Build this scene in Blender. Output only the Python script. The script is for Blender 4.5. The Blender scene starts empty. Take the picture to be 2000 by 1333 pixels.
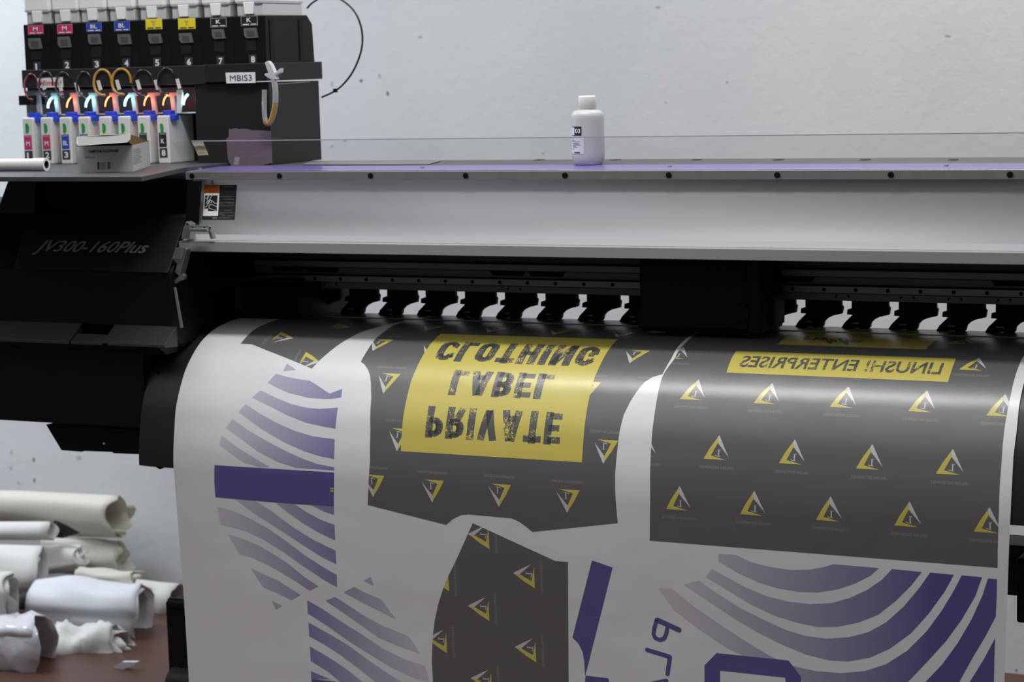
import bpy, bmesh, math, random
from mathutils import Vector, Matrix, noise
from mathutils.geometry import delaunay_2d_cdt
random.seed(7)
C = bpy.context.scene.collection
H = 1.46            # camera height above the floor; the camera stands at (0, 0, H)

# ------------------------------------------------------------------ camera
FPX = 4167.0        # focal length in pixels of the 2000 px wide frame
ax = Vector((8900.0, -308.5, FPX)).normalized()
_ny = (-8900 * 850 + FPX * FPX) / 308.5
up = -Vector((850, -_ny, -FPX))
up = (up - up.dot(ax) * ax).normalized()
ay = up.cross(ax)
ROT = Matrix((ax, ay, up))          # camera axes -> world axes
cam_data = bpy.data.cameras.new('camera')
cam_data.sensor_width = 36.0
cam_data.lens = FPX / 2000 * 36
cam_data.clip_start = 0.05
cam_data.dof.use_dof = True
cam_data.dof.focus_distance = 3.72
cam_data.dof.aperture_fstop = 6.0
cam = bpy.data.objects.new('camera', cam_data)
C.objects.link(cam)
cam.matrix_world = Matrix.Translation((0, 0, H)) @ ROT.to_4x4()
bpy.context.scene.camera = cam

# ------------------------------------------------------------------ light
sc = bpy.context.scene
sc.view_settings.view_transform = 'Standard'
sc.view_settings.look = 'None'
sc.view_settings.gamma = 1
sc.view_settings.use_curve_mapping = False
sc.view_settings.exposure = 0.0
world = bpy.data.worlds.new('world')
sc.world = world
world.use_nodes = True
wn = world.node_tree
bgn = wn.nodes['Background']
# pale room all round: bright ceiling, dimmer walls, dark floor
wtc = wn.nodes.new('ShaderNodeTexCoord'); wsx = wn.nodes.new('ShaderNodeSeparateXYZ'); wr = wn.nodes.new('ShaderNodeValToRGB')
wmr = wn.nodes.new('ShaderNodeMapRange'); wmr.inputs[1].default_value = -1; wmr.inputs[2].default_value = 1
wn.links.new(wtc.outputs['Generated'], wsx.inputs[0]); wn.links.new(wsx.outputs['Z'], wmr.inputs[0]); wn.links.new(wmr.outputs[0], wr.inputs[0])
wr.color_ramp.elements[0].position = 0.30; wr.color_ramp.elements[0].color = (0.05, 0.045, 0.045, 1)
wr.color_ramp.elements[1].position = 0.98; wr.color_ramp.elements[1].color = (2.1, 2.13, 2.17, 1)
e_ = wr.color_ramp.elements.new(0.5); e_.color = (0.10, 0.105, 0.115, 1)
e_ = wr.color_ramp.elements.new(0.72); e_.color = (0.20, 0.21, 0.225, 1)
wn.links.new(wr.outputs[0], bgn.inputs[0])
bgn.inputs[1].default_value = 0.68

def area(name, loc, target, sx, sy, power, col):
    l = bpy.data.lights.new(name, 'AREA')
    l.shape = 'RECTANGLE'; l.size = sx; l.size_y = sy; l.energy = power; l.color = col
    o = bpy.data.objects.new(name, l); C.objects.link(o)
    o.location = loc
    d = (Vector(target) - Vector(loc)).normalized()
    o.rotation_euler = d.to_track_quat('-Z', 'Y').to_euler()
    return o
area('ceiling_tube_light', (-1.75, 2.85, 2.85), (-1.75, 3.1, 0), 1.4, 0.16, 27, (1.0, 0.98, 0.95))
area('ceiling_tube_light_rear', (-4.2, 3.8, 2.85), (-4.1, 4.6, 0.6), 1.2, 0.3, 42, (0.84, 0.90, 1.0))
area('wall_fill_light_right', (-0.9, 4.2, 2.9), (-0.9, 4.9, 1.5), 1.2, 0.3, 19, (1.0, 0.98, 0.96))  # added fill that brightens the wall behind the printer
area('cool_fill_from_the_left', (-6.2, 3.75, 1.8), (-3.4, 4.6, 1.1), 1.2, 1.6, 32, (0.80, 0.88, 1.0))  # added cool fill light, brightens the left end of the room

# ------------------------------------------------------------------ photo measurements -> points of the place
def ray(x, y):
    return ROT @ Vector((x - 1000, 666.5 - y, -FPX))
def wY(x, y, Y):
    r = ray(x, y); v = r * (Y / r.y); return Vector((v.x, v.y, v.z + H))
def wZ(x, y, z):
    r = ray(x, y); v = r * ((z - H) / r.z); return Vector((v.x, v.y, v.z + H))
def wX(x, y, X):
    r = ray(x, y); v = r * (X / r.x); return Vector((v.x, v.y, v.z + H))

# ------------------------------------------------------------------ materials
MATS = {}
def mat(name, col, rough=0.5, metal=0.0, spec=0.5, bump=0.0, bscale=80.0, vary=0.0, vscale=6.0,
        trans=0.0, alpha=1.0, emis=None, estr=0.0, coat=0.0, sss=0.0):
    if name in MATS: return MATS[name]
    m = bpy.data.materials.new(name); m.use_nodes = True
    nt = m.node_tree; b = nt.nodes['Principled BSDF']
    b.inputs['Base Color'].default_value = (*col, 1)
    b.inputs['Roughness'].default_value = rough
    b.inputs['Metallic'].default_value = metal
    b.inputs['Specular IOR Level'].default_value = spec
    b.inputs['Transmission Weight'].default_value = trans
    b.inputs['Alpha'].default_value = alpha
    b.inputs['Coat Weight'].default_value = coat
    if sss:
        b.inputs['Subsurface Weight'].default_value = sss
        b.inputs['Subsurface Radius'].default_value = (0.02, 0.02, 0.02)
    if emis:
        b.inputs['Emission Color'].default_value = (*emis, 1)
        b.inputs['Emission Strength'].default_value = estr
    tc = None
    if bump or vary:
        tc = nt.nodes.new('ShaderNodeTexCoord')
    if vary:
        n = nt.nodes.new('ShaderNodeTexNoise'); n.inputs['Scale'].default_value = vscale
        n.inputs['Detail'].default_value = 6
        nt.links.new(tc.outputs['Object'], n.inputs['Vector'])
        r = nt.nodes.new('ShaderNodeMapRange')
        r.inputs[1].default_value = 0.3; r.inputs[2].default_value = 0.7
        r.inputs[3].default_value = 1 - vary; r.inputs[4].default_value = 1 + vary
        nt.links.new(n.outputs[0], r.inputs[0])
        mx = nt.nodes.new('ShaderNodeVectorMath'); mx.operation = 'SCALE'
        mx.inputs[0].default_value = col
        nt.links.new(r.outputs[0], mx.inputs['Scale'])
        nt.links.new(mx.outputs[0], b.inputs['Base Color'])
    if bump:
        n = nt.nodes.new('ShaderNodeTexNoise'); n.inputs['Scale'].default_value = bscale
        n.inputs['Detail'].default_value = 4
        nt.links.new(tc.outputs['Object'], n.inputs['Vector'])
        bp = nt.nodes.new('ShaderNodeBump'); bp.inputs['Strength'].default_value = bump
        bp.inputs['Distance'].default_value = 0.002
        nt.links.new(n.outputs[0], bp.inputs['Height'])
        nt.links.new(bp.outputs[0], b.inputs['Normal'])
    MATS[name] = m
    return m

black = mat('black_plastic', (0.0035, 0.0035, 0.0039), 0.5, spec=0.25, bump=0.15, bscale=900)
black_deep = mat('black_matt', (0.0025, 0.0025, 0.0027), 0.6, spec=0.25)
charcoal = mat('charcoal_plastic', (0.012, 0.012, 0.0135), 0.5, spec=0.35, bump=0.15, bscale=900)
darkgrey = mat('dark_grey_sheet_metal', (0.075, 0.075, 0.08), 0.5, vary=0.08, vscale=20)
greymetal = mat('grey_anodised_metal', (0.27, 0.27, 0.28), 0.42, metal=0.3)
steel = mat('zinc_steel', (0.42, 0.46, 0.47), 0.35, metal=0.8)
alu = mat('brushed_aluminium', (0.62, 0.62, 0.6), 0.32, metal=0.85, vary=0.06, vscale=30)
purple = mat('purple_anodised', (0.20, 0.145, 0.42), 0.33, metal=0.35, coat=0.2)
whitemetal = mat('white_painted_metal', (0.37, 0.38, 0.395), 0.5, vary=0.02, vscale=4)
whiteplastic = mat('white_plastic', (0.72, 0.72, 0.70), 0.4)
blueplastic = mat('blue_plastic', (0.02, 0.06, 0.60), 0.4)
greenp = mat('green_print', (0.02, 0.30, 0.07), 0.5)
magenta = mat('magenta_print', (0.55, 0.03, 0.16), 0.5)
blueprint = mat('blue_print', (0.025, 0.06, 0.42), 0.5)
yellowprint = mat('yellow_print', (0.80, 0.68, 0.02), 0.5)
blackprint = mat('black_print', (0.012, 0.012, 0.016), 0.5)
greyprint = mat('grey_print', (0.30, 0.30, 0.31), 0.5)
slate = mat('slate_print', (0.03, 0.035, 0.045), 0.5)
whiteprint = mat('white_print', (0.80, 0.80, 0.80), 0.5)
orangeprint = mat('orange_print', (0.50, 0.10, 0.01), 0.5)
redprint = mat('red_print', (0.6, 0.05, 0.04), 0.5)
bracketbrown = mat('bronze_metal', (0.11, 0.09, 0.08), 0.45, metal=0.4)

def ink_material(name, col, rough=0.36, attr=False, distress=False):
    """printed or bare media: shares one fine ripple so the gloss breaks the same way over every ink"""
    m = bpy.data.materials.new(name); m.use_nodes = True
    nt = m.node_tree; b = nt.nodes['Principled BSDF']
    b.inputs['Base Color'].default_value = (*col, 1)
    b.inputs['Roughness'].default_value = rough
    b.inputs['Specular IOR Level'].default_value = 0.95
    tc = nt.nodes.new('ShaderNodeTexCoord')
    n = nt.nodes.new('ShaderNodeTexNoise'); n.inputs['Scale'].default_value = 9; n.inputs['Detail'].default_value = 2
    n.inputs['Roughness'].default_value = 0.4
    nt.links.new(tc.outputs['Object'], n.inputs['Vector'])
    bp = nt.nodes.new('ShaderNodeBump'); bp.inputs['Strength'].default_value = 0.28; bp.inputs['Distance'].default_value = 0.008
    nt.links.new(n.outputs[0], bp.inputs['Height']); nt.links.new(bp.outputs[0], b.inputs['Normal'])
    if attr:
        a = nt.nodes.new('ShaderNodeAttribute'); a.attribute_name = 'ink'
        nt.links.new(a.outputs['Color'], b.inputs['Base Color'])
    if distress:
        uv = nt.nodes.new('ShaderNodeUVMap'); uv.uv_map = 'sheet'
        n1 = nt.nodes.new('ShaderNodeTexNoise'); n1.inputs['Scale'].default_value = 260; n1.inputs['Detail'].default_value = 6
        n1.inputs['Roughness'].default_value = 0.75; n1.inputs['Distortion'].default_value = 1.2
        nt.links.new(uv.outputs[0], n1.inputs['Vector'])
        n2 = nt.nodes.new('ShaderNodeTexNoise'); n2.inputs['Scale'].default_value = 28; n2.inputs['Detail'].default_value = 2
        nt.links.new(uv.outputs[0], n2.inputs['Vector'])
        ad = nt.nodes.new('ShaderNodeMath'); ad.operation = 'MULTIPLY_ADD'
        ad.inputs[1].default_value = 0.45
        nt.links.new(n2.outputs[0], ad.inputs[0]); nt.links.new(n1.outputs[0], ad.inputs[2])
        g = nt.nodes.new('ShaderNodeMapRange'); g.inputs[1].default_value = 0.80; g.inputs[2].default_value = 0.83
        nt.links.new(ad.outputs[0], g.inputs[0])
        mx = nt.nodes.new('ShaderNodeMix'); mx.data_type = 'RGBA'
        mx.inputs[6].default_value = (*col, 1); mx.inputs[7].default_value = (0.70, 0.60, 0.15, 1)
        nt.links.new(g.outputs[0], mx.inputs[0]); nt.links.new(mx.outputs[2], b.inputs['Base Color'])
    return m

# ------------------------------------------------------------------ builders
def tag(o, label=None, cat=None, group=None, kind=None):
    if label: o['label'] = label
    if cat: o['category'] = cat
    if group: o['group'] = group
    if kind: o['kind'] = kind
    return o
def thing(name, loc, label, cat, group=None):
    o = bpy.data.objects.new(name, None); C.objects.link(o)
    o.location = loc; o.empty_display_size = 0.05
    return tag(o, label, cat, group)
_fontcache = {}
def glyphs(txt, bold=0.0, italic=0.0):
    """flat mesh data of a line of text, height of a capital = 1, starting at x = 0"""
    key = (txt, bold, italic)
    if key in _fontcache: return _fontcache[key]
    cu = bpy.data.curves.new('t', 'FONT'); cu.body = txt; cu.size = 1.0; cu.offset = bold; cu.shear = italic
    cu.resolution_u = 3
    o = bpy.data.objects.new('t', cu); C.objects.link(o)
    bpy.context.view_layer.update()
    me = o.to_mesh()
    vs = [v.co.copy() for v in me.vertices]; fs = [tuple(p.vertices) for p in me.polygons]
    o.to_mesh_clear(); bpy.data.objects.remove(o); bpy.data.curves.remove(cu)
    x0 = min(v.x for v in vs); x1 = max(v.x for v in vs); y0 = min(v.y for v in vs); y1 = max(v.y for v in vs)
    vs = [((v.x - x0) / (x1 - x0), (v.y - y0) / (y1 - y0)) for v in vs]
    _fontcache[key] = (vs, fs, (x1 - x0) / (y1 - y0))
    return _fontcache[key]

class MB:
    def __init__(s): s.v = []; s.f = []; s.m = []; s.mats = []; s.sm = []
    def mi(s, m):
        if m not in s.mats: s.mats.append(m)
        return s.mats.index(m)
    def raw(s, vs, fs, m, smooth=False):
        b = len(s.v); s.v += [Vector(v) for v in vs]; k = s.mi(m)
        for f in fs: s.f.append(tuple(b + i for i in f)); s.m.append(k); s.sm.append(smooth)
    def box(s, a, b, m, top=(0, 0), shift=(0, 0)):
        x0, y0, z0 = a; x1, y1, z1 = b; tx, ty = top; sx, sy = shift
        vs = [(x0, y0, z0), (x1, y0, z0), (x1, y1, z0), (x0, y1, z0),
              (x0 + tx + sx, y0 + ty + sy, z1), (x1 - tx + sx, y0 + ty + sy, z1), (x1 - tx + sx, y1 - ty + sy, z1), (x0 + tx + sx, y1 - ty + sy, z1)]
        s.raw(vs, [(0, 3, 2, 1), (4, 5, 6, 7), (0, 1, 5, 4), (1, 2, 6, 5), (2, 3, 7, 6), (3, 0, 4, 7)], m)
    def prism(s, pts, d, m, smooth=False):
        """closed outline pts extruded by vector d"""
        n = len(pts); d = Vector(d); pts = [Vector(p) for p in pts]
        s.raw(pts + [p + d for p in pts], [tuple(range(n))[::-1], tuple(range(n, 2 * n))], m)
        b = len(s.v) - 2 * n; k = s.mi(m)
        for i in range(n):
            j = (i + 1) % n; s.f.append((b + i, b + j, b + n + j, b + n + i)); s.m.append(k); s.sm.append(smooth)
    def yz(s, prof, x0, x1, m, smooth=False):
        s.prism([(x0, y, z) for y, z in prof], (x1 - x0, 0, 0), m, smooth)
    def quad(s, a, b, c, d, m): s.raw([a, b, c, d], [(0, 1, 2, 3)], m)
    def poly(s, pts, m): s.raw(pts, [tuple(range(len(pts)))], m)
    def cyl(s, a, b, r, m, n=20, r2=None, cap=True):
        a = Vector(a); b = Vector(b); d = (b - a).normalized(); r2 = r if r2 is None else r2
        u = d.orthogonal().normalized(); w = d.cross(u)
        vs = []
        for p, rr in ((a, r), (b, r2)):
            for i in range(n):
                t = 2 * math.pi * i / n; vs.append(p + (u * math.cos(t) + w * math.sin(t)) * rr)
        fs = [(i, (i + 1) % n, n + (i + 1) % n, n + i) for i in range(n)]
        s.raw(vs, fs, m, True)
        if cap: s.raw(vs, [tuple(range(n))[::-1], tuple(range(n, 2 * n))], m)
    def tube(s, pts, r, m, n=10, closed=False, cap=True):
        pts = [Vector(p) for p in pts]
        rings = []; u = None
        for i, p in enumerate(pts):
            d = (pts[min(i + 1, len(pts) - 1)] - pts[max(i - 1, 0)]).normalized()
            u = (u - u.dot(d) * d).normalized() if u is not None else d.orthogonal().normalized()
            w = d.cross(u); rr = r[i] if isinstance(r, (list, tuple)) else r
            rings.append([p + (u * math.cos(2 * math.pi * k / n) + w * math.sin(2 * math.pi * k / n)) * rr for k in range(n)])
        vs = [q for g in rings for q in g]; fs = []
        for i in range(len(rings) - 1):
            for k in range(n):
                fs.append((i * n + k, i * n + (k + 1) % n, (i + 1) * n + (k + 1) % n, (i + 1) * n + k))
        s.raw(vs, fs, m, True)
        if cap: s.raw(rings[0] + rings[-1], [tuple(range(n))[::-1], tuple(range(n, 2 * n))], m)
    def lathe(s, c, prof, m, n=32, sx=1.0, sy=1.0):
        vs = []; fs = []
        for r, z in prof:
            for k in range(n):
                t = 2 * math.pi * k / n; vs.append((c[0] + r * sx * math.cos(t), c[1] + r * sy * math.sin(t), c[2] + z))
        for i in range(len(prof) - 1):
            for k in range(n): fs.append((i * n + k, i * n + (k + 1) % n, (i + 1) * n + (k + 1) % n, (i + 1) * n + k))
        s.raw(vs, fs, m, True)
    def text(s, txt, o, ux, uy, w, h, m, bold=0.0, italic=0.0):
        """text filling w x h, lower-left corner at o"""
        vs, fs, _ = glyphs(txt, bold, italic); o = Vector(o); ux = Vector(ux).normalized(); uy = Vector(uy).normalized()
        s.raw([o + ux * (x * w) + uy * (y * h) for x, y in vs], fs, m)
    def build(s, name, parent=None, bevel=0.0, weld=False):
        me = bpy.data.meshes.new(name)
        org = parent.matrix_world.translation if parent else Vector()
        base = Vector(PIVOT.get(parent.name, (0, 0, 0))) if parent else Vector()
        me.from_pydata([tuple(v - base) for v in s.v], [], s.f)
        for m in s.mats: me.materials.append(m)
        for p, k, sm in zip(me.polygons, s.m, s.sm): p.material_index = k; p.use_smooth = sm
        me.update()
        o = bpy.data.objects.new(name, me); C.objects.link(o)
        if parent: o.parent = parent
        if bevel:
            md = o.modifiers.new('edge', 'BEVEL'); md.width = bevel; md.segments = 2; md.limit_method = 'ANGLE'
            md.angle_limit = math.radians(40)
        return o
PIVOT = {}
def root(name, loc, label, cat, group=None):
    o = thing(name, loc, label, cat, group); PIVOT[o.name] = tuple(loc); return o
def sub(mb, name, parent, top, bevel=0.0):
    """a part of a part: geometry is given in world space, pivot is the top-level thing's"""
    PIVOT[parent.name] = PIVOT[top.name]
    return mb.build(name, parent, bevel)
def copy_thing(src, loc, label):
    r = src.copy(); C.objects.link(r); r.location = loc; r['label'] = label
    for ch in src.children:
        c = ch.copy(); C.objects.link(c); c.parent = r
        for g in ch.children:
            e = g.copy(); C.objects.link(e); e.parent = c
    return r

# ------------------------------------------------------------------ the room
def plane(name, pts, m):
    b = MB(); b.poly(pts, m); o = b.build(name); return tag(o, kind='structure')
def wall_material():
    m = bpy.data.materials.new('painted_plaster'); m.use_nodes = True
    nt = m.node_tree; b = nt.nodes['Principled BSDF']; b.inputs['Roughness'].default_value = 0.75
    b.inputs['Specular IOR Level'].default_value = 0.25
    tc = nt.nodes.new('ShaderNodeTexCoord')
    n1 = nt.nodes.new('ShaderNodeTexNoise'); n1.inputs['Scale'].default_value = 3.0; n1.inputs['Detail'].default_value = 8
    nt.links.new(tc.outputs['Object'], n1.inputs['Vector'])
    r1 = nt.nodes.new('ShaderNodeValToRGB')
    r1.color_ramp.elements[0].position = 0.3; r1.color_ramp.elements[0].color = (0.60, 0.62, 0.635, 1)
    r1.color_ramp.elements[1].position = 0.75; r1.color_ramp.elements[1].color = (0.67, 0.685, 0.69, 1)
    nt.links.new(n1.outputs[0], r1.inputs[0])
    nt.links.new(r1.outputs[0], b.inputs['Base Color'])
    n3 = nt.nodes.new('ShaderNodeTexNoise'); n3.inputs['Scale'].default_value = 45; n3.inputs['Detail'].default_value = 6
    nt.links.new(tc.outputs['Object'], n3.inputs['Vector'])
    bp = nt.nodes.new('ShaderNodeBump'); bp.inputs['Strength'].default_value = 0.25; bp.inputs['Distance'].default_value = 0.004
    nt.links.new(n3.outputs[0], bp.inputs['Height']); nt.links.new(bp.outputs[0], b.inputs['Normal'])
    return m
WALL_Y = 4.9
wb = MB(); wb.poly([(-7, WALL_Y, 0), (3, WALL_Y, 0), (3, WALL_Y, 3.0), (-7, WALL_Y, 3.0)], wall_material())
scuff = mat('wall_scuff', (0.20, 0.205, 0.21), 0.8); faint = mat('wall_scuff_faint', (0.42, 0.43, 0.435), 0.8)
for x, y, a_, b_, m_ in ((22, 884, 2.5, 7, faint), (66, 899, 3, 6, scuff), (21, 915, 2.5, 7, faint), (67, 939, 3, 6, scuff), (154, 895, 7, 4, faint), (36, 944, 3, 3, faint), (757, 183, 3, 6, scuff),
                         (705, 158, 4, 5, scuff), (674, 275, 3.5, 3, faint), (648, 286, 5, 2.5, faint), (741, 148, 2.5, 6, faint), (648, 163, 2, 8, faint), (1300, 200, 4, 1.5, faint), (820, 72, 5, 3, faint),
                         (1985, 1310, 3, 3, scuff), (1285, 14, 6, 3, faint), (1060, 300, 3, 2, faint), (1850, 70, 8, 3, faint), (1420, 160, 3, 3, faint)):
    P_ = []
    for k_ in range(11):
        t_ = 2 * math.pi * k_ / 11; r_ = 0.75 + 0.4 * random.random()
        P_.append(wY(x + a_ * r_ * math.cos(t_) * 0.8, y + b_ * r_ * math.sin(t_) * 0.8, WALL_Y - 0.0006))
    wb.poly(P_, m_)
tag(wb.build('wall_back'), kind='structure')
floor_m = mat('brown_floor', (0.085, 0.036, 0.024), 0.45, vary=0.15, vscale=5, bump=0.1, bscale=60)
plane('floor', [(-7, -1.0, 0), (3, -1.0, 0), (3, WALL_Y, 0), (-7, WALL_Y, 0)], floor_m)

# ------------------------------------------------------------------ the printed sheet
KNOTS = [(3.83, -0.70), (3.828, -0.56), (3.822, -0.515), (3.80, -0.5035), (3.718, -0.503), (3.66, -0.503), (3.622, -0.5055), (3.573, -0.512),
         (3.536, -0.523), (3.505, -0.538), (3.47, -0.564), (3.448, -0.590), (3.420, -0.642), (3.407, -0.687), (3.4005, -0.72),
         (3.3975, -0.754), (3.3975, -0.78), (3.400, -0.868), (3.407, -1.019), (3.414, -1.197), (3.418, -1.36)]
def catmull(P, n):
    out = []
    for i in range(len(P) - 1):
        p0 = P[max(i - 1, 0)]; p1 = P[i]; p2 = P[i + 1]; p3 = P[min(i + 2, len(P) - 1)]
        # centripetal-like tangents by chord length
        d1 = math.dist(p1, p2)
        t1 = [(p2[k] - p0[k]) / (math.dist(p0, p1) + d1) * d1 for k in (0, 1)]
        t2 = [(p3[k] - p1[k]) / (d1 + math.dist(p2, p3)) * d1 for k in (0, 1)]
        for j in range(n):
            t = j / n; a = 2*t**3 - 3*t**2 + 1; b = t**3 - 2*t**2 + t; c = -2*t**3 + 3*t**2; d = t**3 - t**2
            out.append(tuple(a*p1[k] + b*t1[k] + c*p2[k] + d*t2[k] for k in (0, 1)))
    out.append(P[-1]); return out
CUR = catmull(KNOTS, 5)
ARC = [0.0]
for i in range(1, len(CUR)): ARC.append(ARC[-1] + math.dist(CUR[i - 1], CUR[i]))
SMAX = ARC[-1]
def curve_at(s):
    s = min(max(s, 0), SMAX)
    lo, hi = 0, len(ARC) - 1
    while hi - lo > 1:
        mid = (lo + hi) // 2
        if ARC[mid] <= s: lo = mid
        else: hi = mid
    t = (s - ARC[lo]) / (ARC[hi] - ARC[lo])
    p, q = CUR[lo], CUR[hi]
    return p[0] + (q[0] - p[0]) * t, p[1] + (q[1] - p[1]) * t
NRM = []
for i in range(len(CUR)):
    p, q = CUR[max(i - 1, 0)], CUR[min(i + 1, len(CUR) - 1)]
    d = (q[0] - p[0], q[1] - p[1]); l = math.hypot(*d); NRM.append((d[1] / l, -d[0] / l))
def nrm_at(s):
    lo = 0
    for lo in range(len(ARC) - 1):
        if ARC[lo + 1] >= s: break
    t = min(max((s - ARC[lo]) / (ARC[lo + 1] - ARC[lo]), 0), 1)
    a, b = NRM[lo], NRM[lo + 1]
    return a[0] + (b[0] - a[0]) * t, a[1] + (b[1] - a[1]) * t
def sheet(x, y):
    """photo position -> (X, s) on the sheet: across it and along it"""
    r = ray(x, y); best = None
    for i in range(len(CUR) - 1):
        f0 = CUR[i][1] * r.y - CUR[i][0] * r.z; f1 = CUR[i + 1][1] * r.y - CUR[i + 1][0] * r.z
        if (f0 >= 0) != (f1 >= 0):
            t = f0 / (f0 - f1); Y = CUR[i][0] + (CUR[i + 1][0] - CUR[i][0]) * t
            if best is None or Y < best[0] - 1e-9: best = (Y, ARC[i] + (ARC[i + 1] - ARC[i]) * t)
    if best is None:
        return (r.x / r.y * CUR[16][0], ARC[16]) if r.z > 0 or abs(r.z / r.y) < 0.14 else (r.x / r.y * CUR[-1][0], SMAX)
    return (r.x * best[0] / r.y, best[1])
def SP(pts): return [sheet(*p) for p in pts]
# lines across the sheet where it is creased into facets
SCUT = []
for i in range(len(ARC)):
    if not SCUT or ARC[i] - SCUT[-1] > 0.006: SCUT.append(ARC[i])
def to3d(x, s, lift):
    Y, Z = curve_at(s); n = nrm_at(s)
    return (x, Y + n[0] * lift, Z + n[1] * lift + H)

INK = {
    'bare': ink_material('bare_media', (0.80, 0.81, 0.83), 0.36),
    'dark': ink_material('charcoal_ink', (0.125, 0.125, 0.128), 0.36),
    'yellow': ink_material('yellow_ink', (0.66, 0.565, 0.12), 0.33),
    'navy': ink_material('navy_ink', (0.10, 0.095, 0.31), 0.36),
    'white': ink_material('unprinted_detail', (0.62, 0.62, 0.62), 0.36),
    'dim': ink_material('grey_lettering', (0.30, 0.30, 0.31), 0.36),
    'worn': ink_material('distressed_charcoal_ink', (0.10, 0.10, 0.105), 0.33, distress=True),
    'fade': ink_material('fading_purple_ink', (0.5, 0.5, 0.6), 0.38, attr=True),
}
def ccw(p):
    a = sum(p[i - 1][0] * p[i][1] - p[i][0] * p[i - 1][1] for i in range(len(p)))
    return list(p) if a > 0 else list(p)[::-1]
class Sheet:
    def __init__(s): s.v = []; s.f = []; s.m = []; s.uv = []; s.col = []; s.mats = []
    def add(s, vs, fs, ink, lift, fade=None):
        """vs: list of (X, s) points, fs: faces; cut along the facet lines and laid on the sheet"""
        m = INK[ink]
        if m not in s.mats: s.mats.append(m)
        k = s.mats.index(m)
        bm = bmesh.new()
        bv = [bm.verts.new((a, b, 0)) for a, b in vs]
        for f in fs:
            try: bm.faces.new([bv[i] for i in f])
            except ValueError: pass
        lo = min(b for a, b in vs); hi = max(b for a, b in vs)
        for c in SCUT:
            if lo + 1e-6 < c < hi - 1e-6:
                bmesh.ops.bisect_plane(bm, geom=bm.verts[:] + bm.edges[:] + bm.faces[:], dist=1e-7, plane_co=(0, c, 0), plane_no=(0, 1, 0))
        if fade:
            xs = [v[0] for v in vs]; x = min(xs) + 0.02
            while x < max(xs):
                bmesh.ops.bisect_plane(bm, geom=bm.verts[:] + bm.edges[:] + bm.faces[:], dist=1e-7, plane_co=(x, 0, 0), plane_no=(1, 0, 0)); x += 0.02
        bm.normal_update(); bm.verts.index_update(); base = len(s.v)
        for v in bm.verts:
            s.v.append(to3d(v.co.x, v.co.y, lift)); s.uv.append((v.co.x, v.co.y))
            s.col.append(fade(v.co.x, v.co.y) if fade else (0.8, 0.8, 0.8))
        for f in bm.faces:
            idx = [v.index + base for v in f.verts]
            if f.normal.z > 0: idx.reverse()
            s.f.append(tuple(idx)); s.m.append(k)
        bm.free()
    def poly(s, pts, ink, layer=1, fade=None, clip=None):
        pts = ccw(pts)
        if clip: clip = ccw(clip)
        if clip is None:
            vs, es, fs, *_ = delaunay_2d_cdt([Vector(p) for p in pts], [], [list(range(len(pts)))], 1, 1e-7)
            s.add([tuple(v) for v in vs], fs, ink, layer * 0.00012, fade)
            return
        n = len(pts); allp = [Vector(p) for p in pts] + [Vector(p) for p in clip]
        vs, es, fs, ov, oe, of = delaunay_2d_cdt(allp, [], [list(range(n)), list(range(n, len(allp)))], 1, 1e-7)
        keep = [f for f, o in zip(fs, of) if 0 in o and 1 in o]
        if keep: s.add([tuple(v) for v in vs], keep, ink, layer * 0.00012, fade)
    def build(s, name):
        me = bpy.data.meshes.new(name); me.from_pydata(s.v, [], s.f)
        for m in s.mats: me.materials.append(m)
        uvl = me.uv_layers.new(name='sheet'); ca = me.color_attributes.new('ink', 'FLOAT_COLOR', 'POINT')
        for i, c in enumerate(s.col): ca.data[i].color = (*c, 1)
        for p, k in zip(me.polygons, s.m):
            p.material_index = k; p.use_smooth = True
            for li in p.loop_indices: uvl.data[li].uv = s.uv[me.loops[li].vertex_index]
        # one smooth normal field for every layer so the lacquered look does not break at print edges
        nn = []
        for x, t in s.uv:
            n = nrm_at(t); nn.append((0, n[0], n[1]))
        me.update(); me.normals_split_custom_set_from_vertices(nn)
        o = bpy.data.objects.new(name, me); C.objects.link(o); return o
def inside(p, poly):
    x, y = p; c = False; n = len(poly)
    for i in range(n):
        a, b = poly[i], poly[(i + 1) % n]
        if (a[1] > y) != (b[1] > y) and x < (b[0] - a[0]) * (y - a[1]) / (b[1] - a[1]) + a[0]: c = not c
    return c
def cv(pts, ox, oy, k): return [(ox + x / k, oy + y / k) for x, y in pts]

sh = Sheet()
# bare sheet, its two edges as measured
LE = SP([(470, 621.5), (450.5, 627.5), (425, 639.5), (405.5, 654.5), (389, 673), (371, 704), (360.5, 728), (344.8, 790), (342.6, 806), (340.9, 836), (339.2, 870), (338.6, 904), (339.8, 921), (346.8, 1016), (358.7, 1162), (369, 1333)])
RE = SP([(1998, 756), (1990, 797.7), (1986, 840), (1979.3, 894), (1976.6, 948), (1973.9, 1002), (1970.3, 1080), (1967.4, 1175), (1964.5, 1250.8), (1961.7, 1333)])
def edge_at(E, s):
    if s <= E[0][1]: return E[0][0]
    for a, b in zip(E, E[1:]):
        if a[1] <= s <= b[1]: return a[0] + (b[0] - a[0]) * (s - a[1]) / max(b[1] - a[1], 1e-9)
    return E[-1][0]
svals = SCUT + [SMAX]
gx = 40; vs = []; fs = []
for sv in svals:
    a = edge_at(LE, sv); b = edge_at(RE, sv)
    for i in range(gx + 1): vs.append((a + (b - a) * i / gx, sv))
for j in range(len(svals) - 1):
    for i in range(gx):
        q = j * (gx + 1) + i; fs.append((q, q + 1, q + gx + 2, q + gx + 1))
sh.add(vs, fs, 'bare', 0.0)
SB = sheet(1000, 626.5)[1] - 0.085     # where print starts behind the crease highlight strip
def back(x, y): return (sheet(x, y)[0], SB)

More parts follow.
